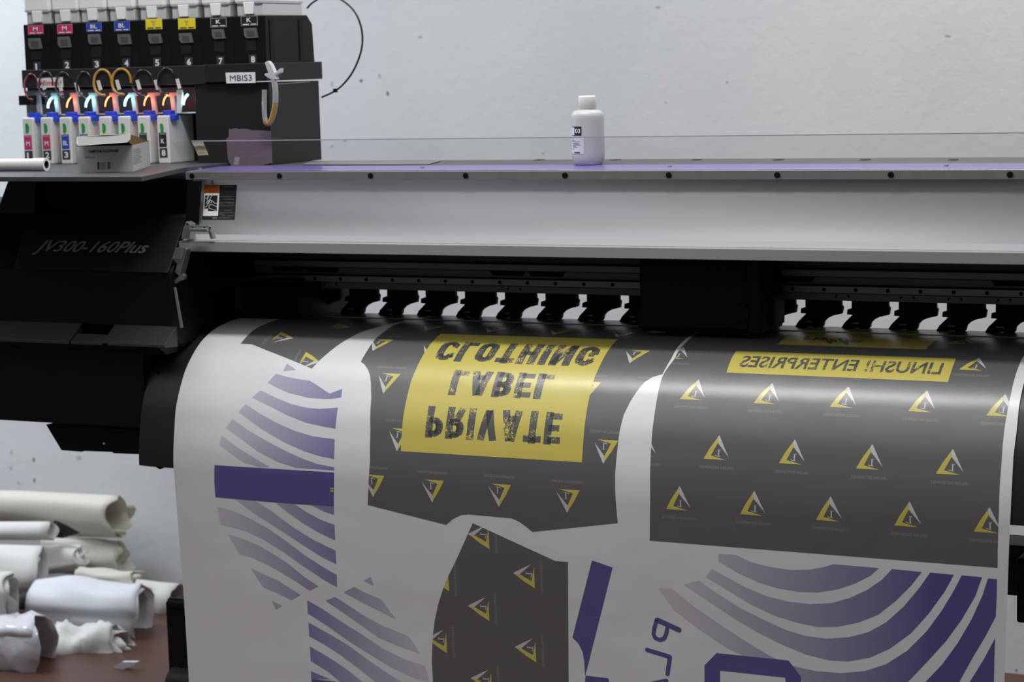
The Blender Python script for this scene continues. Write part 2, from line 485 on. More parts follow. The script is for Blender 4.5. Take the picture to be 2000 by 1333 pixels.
# dark shirt panels -------------------------------------------------------
A_left = [(808, 626.8), (767, 636.5), (749.5, 649.3), (731.6, 664.6), (717.6, 685), (704.8, 706.7), (712.5, 713), (718.9, 723.3), (722.7, 733.5),
          (724.5, 748.8), (725.3, 776.8), (723.5, 840.6), (722.7, 900), (720.5, 933.5), (718, 987), (871.6, 1026), (884.8, 1014.4), (901, 1006.8),
          (914.5, 1005.5), (987, 1012), (1000, 1013.4), (1013.5, 1019.3), (1025, 1027.6), (1040, 1039.8), (1206.6, 1022.6), (1202.3, 976),
          (1201.7, 923.6), (1206.6, 870.8), (1210, 844.4), (1218, 811.4), (1231, 785), (1246, 762), (1259, 746.8), (1274.6, 737), (1294, 731.5),
          (1311.7, 700), (1322, 680.5), (1337, 664.9), (1344, 659)]
PA = SP(A_left) + [back(1360, 650), back(835, 626)]
B_out = [(1352.6, 658), (1341, 668.8), (1327, 684), (1315.6, 703.9), (1300, 725), (1293, 738), (1282.4, 783.8), (1274.6, 838.4), (1270.7, 893), (1270, 971), (1268.8, 1056.8),
         (1948.4, 1110), (1948.6, 1080), (1951, 1002), (1952.8, 948), (1956.8, 894), (1961.5, 840), (1966, 812.7), (1973.6, 775), (1981, 742), (1990, 715), (1998.5, 697)]
pb = SP(B_out); PBm = pb + [(pb[-1][0], SB), back(1368, 652)]
D_out = [(565.8, 619.5), (543, 625), (520, 632.7), (497, 644), (481.6, 658), (470, 672), (491.8, 673), (520, 684.5), (609, 720.7), (622, 706.7), (650, 682.4), (680.6, 662), (708.7, 648), (736.7, 639.6), (766, 631.5), (800, 625)]
PD = SP(D_out) + [back(815, 625), back(575, 618)]
C_out = [(923.3, 1022.4), (1084.8, 1096.5), (1109.5, 1098.4), (1110, 1213), (1110.6, 1345), (845.7, 1345), (845.7, 1333), (843.3, 1292.5), (845, 1244.8), (849, 1213),
         (855.8, 1181), (865, 1152), (875.6, 1125.7), (888.9, 1099), (902, 1070), (914, 1043.6)]
PC = SP(C_out)
for p in (PA, PBm, PD, PC): sh.poly(p, 'dark', 1)

# purple sleeves with sweeping stripes ------------------------------------
def fader(xa, xb, pale, deep, g=1.0):
    def f(x, s):
        t = min(max((x - xa) / (xb - xa), 0), 1) ** g
        return tuple(pale[i] + (deep[i] - pale[i]) * t for i in range(3))
    return f
PALE = (0.66, 0.66, 0.70); MID = (0.20, 0.19, 0.42)
xa = sheet(415, 950)[0]; xb = sheet(655, 950)[0]
fE = fader(xa - 0.02, xb + 0.02, PALE, MID)
k, ox, oy = 3.92, 400, 560
for pts in (
    [(545, 668), (640, 695), (730, 712), (805, 722), (880, 770), (955, 820), (1052, 785), (1045, 850), (980, 860), (920, 862), (800, 855), (640, 815), (540, 770), (482, 738)],
    [(425, 795), (540, 850), (660, 900), (770, 928), (880, 938), (1020, 928), (1008, 1010), (1000, 1090), (880, 1068), (770, 1042), (640, 990), (500, 920), (362, 852)],
    [(312, 900), (440, 985), (560, 1050), (700, 1110), (830, 1148), (995, 1170), (993, 1240), (990, 1322), (880, 1300), (760, 1262), (600, 1190), (440, 1095), (258, 962)],
    [(212, 1015), (330, 1100), (450, 1170), (580, 1240), (730, 1312), (860, 1360), (992, 1385), (992, 1410), (860, 1400), (700, 1390), (560, 1345), (400, 1260), (280, 1170), (160, 1085)],
    [(130, 1140), (260, 1240), (390, 1320), (500, 1385), (420, 1385), (300, 1350), (200, 1280), (110, 1210)],
    [(630, 590), (700, 640), (600, 650)]):
    sh.poly(SP(cv(pts, ox, oy, k)), 'fade', 1, fE)
k, ox, oy = 2.942, 340, 880
band = [(233, 85), (400, 96), (600, 108), (760, 118), (920, 128), (919, 220), (918, 323), (760, 313), (580, 300), (400, 285), (238, 270), (231, 180)]
sh.poly(SP(cv(band, ox, oy, k)), 'navy', 2)
for pts in (
    [(790, 316), (918, 324), (920, 372), (855, 350)],
    [(580, 300), (690, 308), (760, 355), (840, 398), (922, 430), (926, 518), (840, 478), (740, 420), (650, 355)],
    [(355, 283), (470, 292), (560, 350), (680, 440), (800, 515), (928, 577), (932, 655), (850, 615), (740, 545), (620, 465), (500, 390), (420, 335)],
    [(248, 325), (330, 345), (420, 385), (540, 450), (640, 520), (760, 610), (870, 680), (935, 717), (937, 788), (860, 745), (740, 665), (620, 580), (500, 505), (400, 460), (300, 435), (266, 425)],
    [(310, 485), (370, 500), (470, 540), (560, 590), (660, 655), (750, 730), (830, 782), (780, 808), (700, 755), (620, 705), (520, 650), (440, 615), (378, 600)],
    [(440, 678), (520, 715), (600, 750), (660, 790), (728, 832), (675, 863), (600, 825), (515, 790)],
    [(560, 865), (622, 895), (587, 918)]):
    sh.poly(SP(cv(pts, ox, oy, k)), 'fade', 1, fE)
x1 = sheet(600, 1200)[0]; x2 = sheet(835, 1250)[0]
fF = fader(x2 + 0.03, x1 - 0.02, PALE, MID)
for pts in (
    [(1088, 750), (1130, 728), (1150, 782)],
    [(975, 817), (1035, 785), (1110, 825), (1190, 857), (1240, 925), (1278, 975), (1180, 925), (1080, 875)],
    [(870, 865), (925, 843), (1000, 890), (1090, 950), (1200, 1010), (1340, 1065), (1370, 1100), (1412, 1168), (1300, 1130), (1180, 1080), (1080, 1010), (980, 940)],
    [(765, 862), (850, 910), (960, 985), (1080, 1060), (1200, 1140), (1320, 1200), (1440, 1240), (1460, 1300), (1465, 1330), (1380, 1310), (1250, 1250), (1120, 1170), (1000, 1095), (880, 1010), (768, 938)],
    [(772, 990), (880, 1050), (1000, 1120), (1120, 1210), (1240, 1290), (1340, 1350), (1180, 1350), (1080, 1270), (960, 1180), (860, 1115), (776, 1070)],
    [(780, 1128), (880, 1185), (980, 1250), (1100, 1345), (970, 1345), (880, 1270), (785, 1212)],
    [(786, 1270), (900, 1318), (788, 1316)]):
    sh.poly(SP(cv(pts, ox, oy, k)), 'fade', 1, fF)
sh.poly(SP(cv([(790, 1315), (930, 1330), (990, 1345), (790, 1345)], ox, oy, k)), 'navy', 2)
# navy side strip and lettering below the middle panel
k, ox, oy = 3.776, 820, 980
sh.poly(SP(cv([(1270, 435), (1422, 488), (1222, 1280), (1218, 1285), (1212, 1180), (1200, 1110), (1170, 1050), (1125, 1005)], ox, oy, k)), 'navy', 1)
sh.poly(SP(cv([(1222, 1285), (1390, 1305), (1400, 1345), (1218, 1345)], ox, oy, k)), 'navy', 1)
k, ox, oy = 2.632, 1240, 1040
xa2 = sheet(1290, 1200)[0]; xb2 = sheet(1945, 1200)[0]
fH = fader(xa2 + 0.02, xb2 - 0.10, (0.62, 0.62, 0.67), (0.09, 0.085, 0.30), 1.0)
for pts in (
    [(430, 112), (520, 118), (600, 155), (700, 180), (800, 195), (900, 193), (970, 180), (1020, 165), (1255, 185), (1210, 225), (1130, 265), (1040, 295), (940, 310), (850, 308), (740, 290), (640, 260), (540, 215), (430, 150)],
    [(395, 190), (470, 230), (570, 285), (680, 330), (790, 358), (900, 370), (1010, 365), (1100, 340), (1190, 300), (1270, 245), (1322, 190), (1475, 205), (1420, 275), (1340, 355), (1250, 425), (1150, 465), (1040, 487), (940, 488), (830, 465), (720, 430), (600, 375), (480, 300), (365, 232)],
    [(330, 250), (430, 320), (540, 390), (660, 450), (780, 505), (880, 535), (990, 548), (1100, 540), (1200, 515), (1290, 465), (1380, 385), (1460, 290), (1518, 208), (1640, 220), (1590, 310), (1510, 420), (1420, 520), (1310, 600), (1210, 645), (1100, 665), (1000, 660), (880, 630), (760, 580), (640, 520), (520, 450), (400, 370), (250, 270)],
    [(190, 290), (300, 380), (430, 470), (560, 555), (700, 640), (820, 690), (930, 715), (1060, 725), (1180, 715), (1290, 680), (1400, 610), (1500, 510), (1580, 400), (1640, 300), (1680, 222), (1785, 232), (1750, 330), (1680, 450), (1600, 560), (1500, 670), (1390, 785), (900, 785), (700, 700), (480, 600), (330, 500), (200, 400), (120, 290)],
    [(1815, 238), (1862, 242), (1860, 340), (1855, 435), (1800, 540), (1740, 640), (1660, 785), (1480, 785), (1580, 680), (1660, 570), (1730, 450), (1785, 330)],
    [(1852, 545), (1848, 660), (1845, 785), (1712, 785), (1790, 660)]):
    sh.poly(SP(cv(pts, ox, oy, k)), 'fade', 1, fH)
# large outlined numeral
for pts in ([(420, 622), (790, 660), (855, 745), (853, 785), (778, 785), (772, 748), (438, 712), (438, 785), (358, 785), (358, 685)],):
    sh.poly(SP(cv(pts, ox, oy, k)), 'navy', 2)

def ribbon(pts, w, ink, layer, close=False, clip=None, T=lambda p: p, rnd=6):
    """thick stroke through (X, s) points"""
    P = list(pts) + ([pts[0]] if close else [])
    for a, b in zip(P, P[1:]):
        d = (b[0] - a[0], b[1] - a[1]); l = math.hypot(*d)
        if l < 1e-9: continue
        n = (-d[1] / l * w / 2, d[0] / l * w / 2)
        sh.poly([T(p) for p in ((a[0] + n[0], a[1] + n[1]), (b[0] + n[0], b[1] + n[1]), (b[0] - n[0], b[1] - n[1]), (a[0] - n[0], a[1] - n[1]))], ink, layer, clip=clip)
    ends = P if rnd else P[1:-1]
    for p in ends:
        q = rnd or 8
        sh.poly([T((p[0] + w / 2 * math.cos(math.pi * 2 * i / 10), p[1] + w / 2 * math.sin(math.pi * 2 * i / 10))) for i in range(10)], ink, layer + 0.15, clip=clip)
def rpx(pts, wpx, ox, oy, k):
    P = SP(cv(pts, ox, oy, k)); a = sheet(1280, 1250); b = sheet(1281, 1250)
    ribbon(P, abs(b[0] - a[0]) * wpx, 'navy', 2)
rpx([(385, 278), (750, 445)], 9.8, 1240, 1180, 8.71)
rpx([(372, 272), (328, 430), (318, 520), (350, 585), (425, 617), (500, 590), (535, 510), (552, 420)], 7.8, 1240, 1180, 8.71)
rpx([(210, 785), (597, 905), (555, 1195)], 8.4, 1240, 1180, 8.71)
rpx([(240, 1375), (535, 1310)], 8.4, 1240, 1180, 8.71)

# repeated triangle emblem -------------------------------------------------
cx, cy = 845, 957
C0 = sheet(cx, cy)
def rel(pts): return [(a - C0[0], b - C0[1]) for a, b in SP(cv(pts, 780, 900, 13.333))]
E_Y = [rel([(650, 480), (1155, 515), (1040, 760), (885, 1020), (857, 905), (920, 760), (990, 590)])]
E_W = [rel([(585, 545), (857, 890), (887, 1020), (860, 1078), (835, 1050), (700, 780)])]
E_L = [rel([(805, 565), (830, 568), (835, 720), (808, 718)]), rel([(785, 560), (870, 568), (905, 600), (900, 612), (865, 585), (785, 575)]), rel([(775, 720), (850, 725), (850, 735), (775, 730)])]
tw = (sheet(874.2, 922)[0] - sheet(815, 918)[0]); th = (sheet(845, 923.5)[1] - sheet(845, 918.2)[1])
t0 = rel([(465, 235)])[0]
TXT = glyphs('LINUSHI ENTERPRISES', 0.0)
ROTS = {'A': lambda a, b: (a, b), 'B': lambda a, b: (-a, -b), 'C': lambda a, b: (-b, a), 'D': lambda a, b: (b, -a)}
def emblem(kind, px, panel, ctr=None, text=True, scale=1.0):
    c = ctr or sheet(*px); R = ROTS[kind]
    def T(p):
        a, b = R(p[0] * scale, p[1] * scale); return (c[0] + a, c[1] + b)
    for g, ink in ((E_Y, 'yellow'), (E_W, 'white'), (E_L, 'white')):
        for q in g: sh.poly([T(p) for p in q], ink, 2, clip=panel)
    if text:
        vs, fs, _ = TXT
        # line of small lettering, mirrored like the rest of the print
        V = [T((t0[0] + x * tw, t0[1] + y * th)) for x, y in vs]
        F = [f for f in fs if inside((sum(V[i][0] for i in f) / len(f), sum(V[i][1] for i in f) / len(f)), panel)]
        if F: sh.add(V, F, 'dim', 2 * 0.00012)
for p in [(845, 958), (975.6, 966.5), (1109, 977.4), (729.7, 948), (779, 857.6), (1182, 880.7), (756, 747), (739.6, 672.8), (1239.6, 695), (842, 684),
          (842, 640.5), (964, 644.7), (1091, 649), (1214.8, 653.5), (1146, 764), (1270, 770)]:
    emblem('A', p, PA)
for p in [(1356.5, 762.4), (1500.8, 770), (1650, 777), (1803.9, 785), (1957, 793), (1400.6, 876.6), (1548.4, 885), (1699.7, 895), (1857, 904.7), (1259, 870),
          (1325.3, 975.7), (1470.8, 985.4), (1619.8, 996.4), (1773.8, 1007), (1929.8, 1018.6), (1904.5, 711.7), (1325, 690), (1469, 699), (1614, 704), (1763, 709),
          (1880, 668)]:
    emblem('B', p, PBm)
for p in [(1025, 1124), (936.5, 1188), (1027.9, 1268.7), (854.4, 1251.5), (936.5, 1047.5), (941.8, 1329.6), (858, 1130)]:
    emblem('C', p, PC)
for p in [(554, 659.5), (605, 705), (665, 638.5)]:
    emblem('D', p, PD)

# yellow blocks ------------------------------------------------------------
def bilerp(q, u, v):
    a, b, c, d = q
    return tuple((a[i] * (1 - u) + b[i] * u) * (1 - v) + (d[i] * (1 - u) + c[i] * u) * v for i in (0, 1))
YL = [(861.4, 652.7), (838, 677), (824.3, 698.5), (812.6, 721.9), (801.9, 749.2), (795.1, 776.5), (789.2, 805.7), (785.3, 840.8), (783, 881.8)]
YR = [(1206.8, 663.5), (1190.4, 682), (1173.6, 711.5), (1163, 734.6), (1152.6, 770.3), (1145.2, 808.2), (1141, 843.9), (1136.8, 903.8)]
sh.poly(SP(YL + YR[::-1]), 'yellow', 3)
sh.poly(SP([(1160, 746), (1167.5, 748.5), (1157, 763)]), 'yellow', 3)
sh.poly(SP([(1437.6, 686.3), (1867.4, 701), (1858, 726), (1851.8, 746.8), (1419, 728.4), (1427, 705)]), 'yellow', 3)
q2 = SP([(1518.4, 673.4), (1808, 683.6)]) ; q2 = [q2[0], q2[1], (sheet(1836, 661)[0], SB + 0.06), (sheet(1548, 652)[0], SB + 0.06)]
sh.poly(q2, 'yellow', 3)

ST = 0.27
def arc(cx, cy, rx, ry, a0, a1, n=8):
    return [(cx + rx * math.cos(math.radians(a0 + (a1 - a0) * i / n)), cy + ry * math.sin(math.radians(a0 + (a1 - a0) * i / n))) for i in range(n + 1)]
h = ST / 2
GLY = {
    'P': (0.62, [[(h, 0), (h, 1)], [(h, 1 - h), (0.34, 1 - h)] + arc(0.34, 0.66, 0.15, 0.20, 90, -90) + [(h, 0.46)]]),
    'R': (0.66, [[(h, 0), (h, 1)], [(h, 1 - h), (0.36, 1 - h)] + arc(0.36, 0.67, 0.15, 0.19, 90, -90) + [(h, 0.48)], [(0.36, 0.46), (0.53, 0)]]),
    'I': (0.27, [[(h, 0), (h, 1)]]),
    'V': (0.70, [[(h, 1), (0.35, 0.05)], [(0.35, 0.05), (0.70 - h, 1)]]),
    'A': (0.72, [[(h, 0), (0.33, 0.97)], [(0.39, 0.97), (0.72 - h, 0)], [(0.24, 0.28), (0.5, 0.28)]]),
    'T': (0.60, [[(0.30, 0), (0.30, 1)], [(0, 1 - h), (0.60, 1 - h)]]),
    'E': (0.56, [[(h, 0), (h, 1)], [(h, 1 - h), (0.56, 1 - h)], [(h, 0.5), (0.50, 0.5)], [(h, h), (0.56, h)]]),
    'L': (0.54, [[(h, 0), (h, 1)], [(h, h), (0.54, h)]]),
    'B': (0.64, [[(h, 0), (h, 1)], [(h, 1 - h), (0.36, 1 - h)] + arc(0.36, 0.70, 0.13, 0.16, 90, -90) + [(h, 0.53)], [(h, 0.5), (0.38, 0.5)] + arc(0.38, 0.315, 0.13, 0.18, 90, -90) + [(h, h)]]),
    'C': (0.62, [[(0.60, 0.72)] + arc(0.33, 0.70, 0.19, 0.17, 10, 180) + arc(0.33, 0.30, 0.19, 0.17, 180, 350) + [(0.60, 0.30)]]),
    'O': (0.66, [arc(0.33, 0.70, 0.195, 0.17, 0, 180) + arc(0.33, 0.30, 0.195, 0.17, 180, 360) + [(0.525, 0.70)]]),
    'H': (0.64, [[(h, 0), (h, 1)], [(0.64 - h, 0), (0.64 - h, 1)], [(h, 0.5), (0.5, 0.5)]]),
    'N': (0.70, [[(h, 0), (h, 1)], [(0.70 - h, 0), (0.70 - h, 1)], [(h, 0.95), (0.70 - h, 0.05)]]),
    'G': (0.66, [[(0.58, 0.74)] + arc(0.33, 0.70, 0.19, 0.17, 10, 180) + arc(0.33, 0.30, 0.19, 0.17, 180, 350) + [(0.53, 0.46), (0.38, 0.46)]]),
}
def big(word, x0, x1, s_base, s_cap, hgap=0.085):
    """upside-down lettering: baseline at s_base, capitals reach down to s_cap"""
    W = sum(GLY[c][0] for c in word) + hgap * (len(word) - 1); sc_x = (x1 - x0) / W; hh = s_cap - s_base; x = x0
    for c in word:
        w, strokes = GLY[c]
        for st in strokes:
            P = st
            for a, b in zip(P, P[1:]):
                d = (b[0] - a[0], b[1] - a[1]); l = math.hypot(*d)
                if l < 1e-6: continue
                wd = ST * (0.92 if abs(d[1]) > abs(d[0]) else 0.72)
                n = (-d[1] / l * wd / 2, d[0] / l * wd / 2); e = (d[0] / l * 0.02, d[1] / l * 0.02) if len(P) > 2 else (0, 0)
                q = [(a[0] + n[0] - e[0], a[1] + n[1] - e[1]), (b[0] + n[0] + e[0], b[1] + n[1] + e[1]), (b[0] - n[0] + e[0], b[1] - n[1] + e[1]), (a[0] - n[0] - e[0], a[1] - n[1] - e[1])]
                q = [(x + min(max(u, 0), w) * sc_x, s_base + min(max(v, 0), 1) * hh) for u, v in q]
                sh.poly(q, 'worn', 4)
        x += (w + hgap) * sc_x
def row(word, left, right, ytop, ybot):
    a = sheet(left, (ytop + ybot) / 2); b = sheet(right, (ytop + ybot) / 2 + 0.045 * (right - left) / 1)
    st = 0.5 * (sheet(left, ytop)[1] + sheet(right, ytop + 0.05 * (right - left))[1])
    sb = 0.5 * (sheet(left, ybot)[1] + sheet(right, ybot + 0.05 * (right - left))[1])
    big(word, a[0], b[0], st, sb)
row('PRIVATE', 832, 1096, 793, 856)
row('LABEL', 880, 1078, 722, 772)
row('CLOTHING', 856, 1166, 664.5, 704)
# mirrored small headline
vs_, fs_, _ = glyphs('LINUSH! ENTERPRISES', 0.02)
qa = SP([(1447, 706.5), (1840, 722.5)]); s_lo = 0.5 * (sheet(1447, 717.5)[1] + sheet(1840, 733)[1]); s_hi = 0.5 * (sheet(1453, 696)[1] + sheet(1843, 709)[1])
sh.add([(qa[1][0] + (qa[0][0] - qa[1][0]) * x, s_lo + (s_hi - s_lo) * y) for x, y in vs_], fs_, 'worn', 4 * 0.00012)
# brush script on the farther block
def script(pts, w):
    P = SP(cv(pts, 1500, 260, 3.03)); ribbon(P, w, 'dark', 4)
script([(212, 1212), (225, 1226), (240, 1222), (235, 1208), (222, 1208)], .005)
script([(250, 1222), (270, 1228), (290, 1212), (300, 1224), (320, 1228), (335, 1220), (325, 1212), (312, 1218)], .005)
script([(340, 1214), (355, 1236), (368, 1246), (380, 1236), (372, 1222), (395, 1226), (402, 1240)], .005)
script([(420, 1216), (440, 1236), (470, 1252), (462, 1232), (500, 1226), (535, 1238), (555, 1230)], .006)
script([(455, 1214), (475, 1236), (505, 1240)], .005)
script([(735, 1200), (790, 1206), (850, 1214)], .006)
# cut-off mark at the edge of the navy band
mv = [(645, 953), (652, 953.5), (652, 955.5), (647, 955.5), (652, 957), (647, 958.5), (652, 959), (652, 961.5), (645, 961), (645, 958.5), (649, 957), (645, 955.5)]
sh.poly(SP(mv), 'yellow', 3)
media = sh.build('printed_media')
tag(media, 'wide white sheet printed with grey, yellow and purple garment panels, hanging over printer front', 'printed sheet')

# ------------------------------------------------------------------ the printer
PR = root('large_format_printer', (-1.3, 3.7, 0), 'black and grey wide inkjet printer with white front cover, printed sheet hanging from it', 'printer')
def h(z): return H + z
def fp(px, Y, d, m, mb):
    """outline measured on the upright plane Y, given depth d"""
    mb.prism([wY(x, y, Y) for x, y in px], (0, d, 0), m)
XL, XR = -2.37, 0.35

b = MB()   # top deck of the cover
b.box((XL + 0.01, 3.655, h(-0.215)), (XR, 3.865, h(-0.195)), darkgrey)
b.build('top_deck', PR)
for x in (1053, 1202, 1361, 1520.5, 1690, 1862):
    b = MB(); p = wZ(x, 312.5, h(-0.1948)); b.box((p.x - 0.007, p.y - 0.012, p.z - 0.001), (p.x + 0.007, p.y + 0.012, p.z + 0.0006), black_deep, shift=(0, 0)); b.build('vent_slot', PR)
b = MB()   # aluminium rail with a purple top face
b.yz([(3.532, h(-0.1985)), (3.545, h(-0.197)), (3.60, h(-0.2155)), (3.545, h(-0.2155)), (3.532, h(-0.2145))], XL, XR, alu)
b.build('front_rail', PR, 0.0008)
b = MB(); b.yz([(3.5335, h(-0.1975)), (3.657, h(-0.1945)), (3.657, h(-0.197)), (3.5335, h(-0.199))], XL + 0.002, XR, purple); b.build('purple_trim', PR)
for k_ in range(10):
    x = -2.355 + 0.2 * k_
    b = MB(); c = (x, 3.532, h(-0.2068))
    b.cyl((c[0], 3.5325, c[2]), (c[0], 3.5295, c[2]), 0.0052, black, 16); b.cyl((c[0], 3.5296, c[2]), (c[0], 3.5290, c[2]), 0.0026, black_deep, 6)
    b.build('rail_screw', PR)
for x, y in ((390, 330), (825, 328), (1308, 326), (1848, 324.5)):
    p = wZ(x, y, h(-0.196)); b = MB(); b.cyl((p.x, p.y, p.z - 0.002), (p.x, p.y, p.z + 0.0022), 0.0042, greymetal, 14); b.build('trim_screw', PR)
b = MB()   # curved white cover
prof = catmull([(3.542, -0.213), (3.542, -0.240), (3.537, -0.270), (3.526, -0.298), (3.510, -0.320), (3.495, -0.3325)], 8)
prof = [(y, z + H) for y, z in prof]
back_ = [(y + 0.004, z + 0.004) for y, z in prof][::-1]
b.yz(prof + back_, -2.36, XR, whitemetal, False)
cov = b.build('front_cover', PR)
for p in cov.data.polygons: p.use_smooth = len(p.vertices) == 4 and abs(p.normal.x) < 0.5
for e in cov.data.edges:
    pass
b = MB(); b.box((-2.357, 3.478, h(-0.3505)), (XR, 3.53, h(-0.3305)), mat('grey_white_lip', (0.33, 0.33, 0.32), 0.45)); b.build('cover_lip', PR, 0.001)
b = MB(); b.cyl(wY(484, 358.5, 3.566), wY(484, 358.5, 3.575), 0.0035, black, 10); b.build('cover_screw', PR)
# black end cap left of the cover
b = MB(); fp([(366, 354), (393, 354), (387, 437), (372, 440), (362, 425)], 3.519, 0.003, black, b); b.build('cover_end_cap', PR)

# warning label on the cover -------------------------------------------------
def onc(x, y):
    """point on the white cover"""
    r = ray(x, y); best = None
    for (y0, z0), (y1, z1) in zip(prof, prof[1:]):
        z0 -= H; z1 -= H
        f0 = z0 * r.y - y0 * r.z; f1 = z1 * r.y - y1 * r.z
        if (f0 >= 0) != (f1 >= 0):
            t = f0 / (f0 - f1); Y = y0 + (y1 - y0) * t; return Vector((r.x / r.y * Y, Y, r.z / r.y * Y + H))
    return wY(x, y, 3.56)
def onc_quad(mb, pts, m, lift=0.0006, rows=8):
    """pts: top-left, top-right, bottom-right, bottom-left in photo pixels"""
    tl, tr, br, bl = pts
    vs = []; fs = []
    for j in range(rows + 1):
        t = j / rows
        for a_, b_ in ((tl, bl), (tr, br)):
            v = onc(a_[0] + (b_[0] - a_[0]) * t, a_[1] + (b_[1] - a_[1]) * t); vs.append(v + Vector((0, -lift, lift * 0.3)))
    for j in range(rows): fs.append((2 * j, 2 * j + 1, 2 * j + 3, 2 * j + 2))
    mb.raw(vs, fs, m)
def lq(u0, v0, u1, v1):
    """sub-rectangle of the label, u to the right, v down, 0..1333 as measured on a 13.33x enlargement"""
    def c(u, v): return (380 + u / 13.33, 345 + v / 13.33)
    sk = lambda v: -(v - 220) * 0.062
    return [c(u0 + sk(v0), v0), c(u1 + sk(v0), v0), c(u1 + sk(v1), v1), c(u0 + sk(v1), v1)]
b = MB()
onc_quad(b, lq(255, 218, 1105, 1125), blackprint, 0.0006, 12)
onc_quad(b, lq(268, 235, 665, 418), orangeprint, 0.0010)
onc_quad(b, lq(272, 440, 668, 1030), whiteprint, 0.0010)
onc_quad(b, lq(300, 495, 625, 800), blackprint, 0.0013)
onc_quad(b, lq(300, 800, 400, 840), blackprint, 0.0013); onc_quad(b, lq(400, 800, 630, 900), blackprint, 0.0013)
for u0, v0, u1, v1 in ((375, 260, 590, 285), (375, 365, 630, 392), (310, 258, 345, 300), (310, 362, 345, 402)): onc_quad(b, lq(u0, v0, u1, v1), mat('dark_orange_print', (0.16, 0.03, 0.005), 0.5), 0.0013, 2)
def cline(mb, pts, w, m, lift=0.0017):
    sk = lambda v: -(v - 220) * 0.062
    P = [onc(380 + (u + sk(v)) / 13.33, 345 + v / 13.33) + Vector((0, -lift, 0.0004)) for u, v in pts]
    for p, q in zip(P, P[1:]):
        d = q - p; n = Vector((-d.z, 0, d.x)).normalized() * w / 2
        mb.quad(p + n, q + n, q - n, p - n, m)
for L_ in ([(310, 575), (380, 575), (400, 500)], [(480, 500), (430, 600), (400, 700), (350, 800), (305, 800)], [(420, 620), (340, 690), (400, 720), (440, 640)],
           [(460, 640), (510, 640), (560, 700), (620, 700)], [(430, 740), (520, 740), (625, 795)], [(425, 740), (425, 830), (620, 890)], [(375, 500), (365, 640)], [(440, 600), (490, 650), (470, 700)]):
    cline(b, L_, 0.0011, whiteprint)
for v, ws in ((268, ((760, 1015),)), (530, ((700, 1050),)), (595, ((790, 1060),)), (680, ((690, 1055),)), (718, ((690, 800), (830, 860), (900, 1060))), (765, ((690, 1060),)), (885, ((720, 740), (830, 1000))), (945, ((690, 1060),)), (985, ((700, 830),)), (1030, ((760, 870), (900, 1060))), (1078, ((680, 980),))):
    for a_, c_ in ws: onc_quad(b, lq(a_, v - 8, c_, v + 8), mat('dim_print', (0.11, 0.11, 0.12), 0.5), 0.0011, 1)
onc_quad(b, lq(530, 1075, 640, 1095), greyprint, 0.0011, 1)
tag(b.build('warning_label', PR), 'black and orange warning label')

# clear shield along the rail -----------------------------------------------
def glass():
    m = bpy.data.materials.new('clear_acrylic'); m.use_nodes = True
    nt = m.node_tree; nt.nodes.clear()
    out = nt.nodes.new('ShaderNodeOutputMaterial'); tr = nt.nodes.new('ShaderNodeBsdfTransparent'); gl = nt.nodes.new('ShaderNodeBsdfGlossy')
    tr.inputs[0].default_value = (0.90, 0.905, 0.91, 1); gl.inputs['Roughness'].default_value = 0.04
    fr = nt.nodes.new('ShaderNodeFresnel'); fr.inputs[0].default_value = 1.45
    mx = nt.nodes.new('ShaderNodeMixShader')
    nt.links.new(fr.outputs[0], mx.inputs[0]); nt.links.new(tr.outputs[0], mx.inputs[1]); nt.links.new(gl.outputs[0], mx.inputs[2]); nt.links.new(mx.outputs[0], out.inputs[0])
    return m
acr = glass()
b = MB()
t0_ = (3.509, h(-0.1372)); b0 = (3.5445, h(-0.1965))
xtl = wY(334, 277, 3.509).x
b.raw([(XL - 0.006, b0[0], b0[1]), (XR, b0[0], b0[1]), (XR, t0_[0], t0_[1]), (-2.337, t0_[0], t0_[1]), (XL - 0.012, t0_[0], t0_[1] - 0.003)], [(0, 1, 2, 3, 4)], acr)
shield = b.build('clear_shield', PR)
b = MB(); e_m = mat('acrylic_edge', (0.42, 0.42, 0.50), 0.2)
b.box((-2.337, 3.5075, h(-0.1384)), (XR, 3.5105, h(-0.1366)), e_m)
PIVOT[shield.name] = PIVOT[PR.name]
b.build('polished_edge', shield)
b = MB(); fp([(375, 278), (396, 277), (407, 303), (387, 304)], 3.515, 0.0006, mat('pale_sticker', (0.42, 0.43, 0.36), 0.5), b)
fp([(381, 289), (393, 284), (399, 297), (388, 299)], 3.5146, 0.0002, mat('pale_yellow_sticker', (0.42, 0.42, 0.22), 0.5), b)
tag(b.build('pale_sticker', shield), 'pale sticker')

# left housing ----------------------------------------------------------------
HX = -2.36
hp = [(3.56, -0.287), (3.45, -0.390), (3.44, -0.494), (3.400, -0.5255), (3.43, -0.697), (4.05, -0.72), (4.05, -0.287)]
b = MB(); b.yz([(3.565, h(-0.285)), (3.45, h(-0.390)), (3.445, h(-0.494)), (3.47, h(-0.535)), (4.05, h(-0.535)), (4.05, h(-0.285))], -3.3, HX, black)
b.yz([(3.445, h(-0.5351)), (3.44, h(-0.697)), (4.05, h(-0.70)), (4.05, h(-0.5351))], -3.3, -2.4235, black)
b.build('side_housing', PR, 0.003)
b = MB()   # recessed part under the shelf
fp([(18, 348), (392, 350), (388, 432), (20, 532), (-40, 532), (-8, 420)], 3.60, 0.35, black, b)
b.build('housing_neck', PR)
b = MB(); fp([(18, 348), (70, 350), (66, 425), (30, 530), (-60, 530), (-8, 420)], 3.565, 0.03, charcoal, b); b.build('housing_cheek', PR)
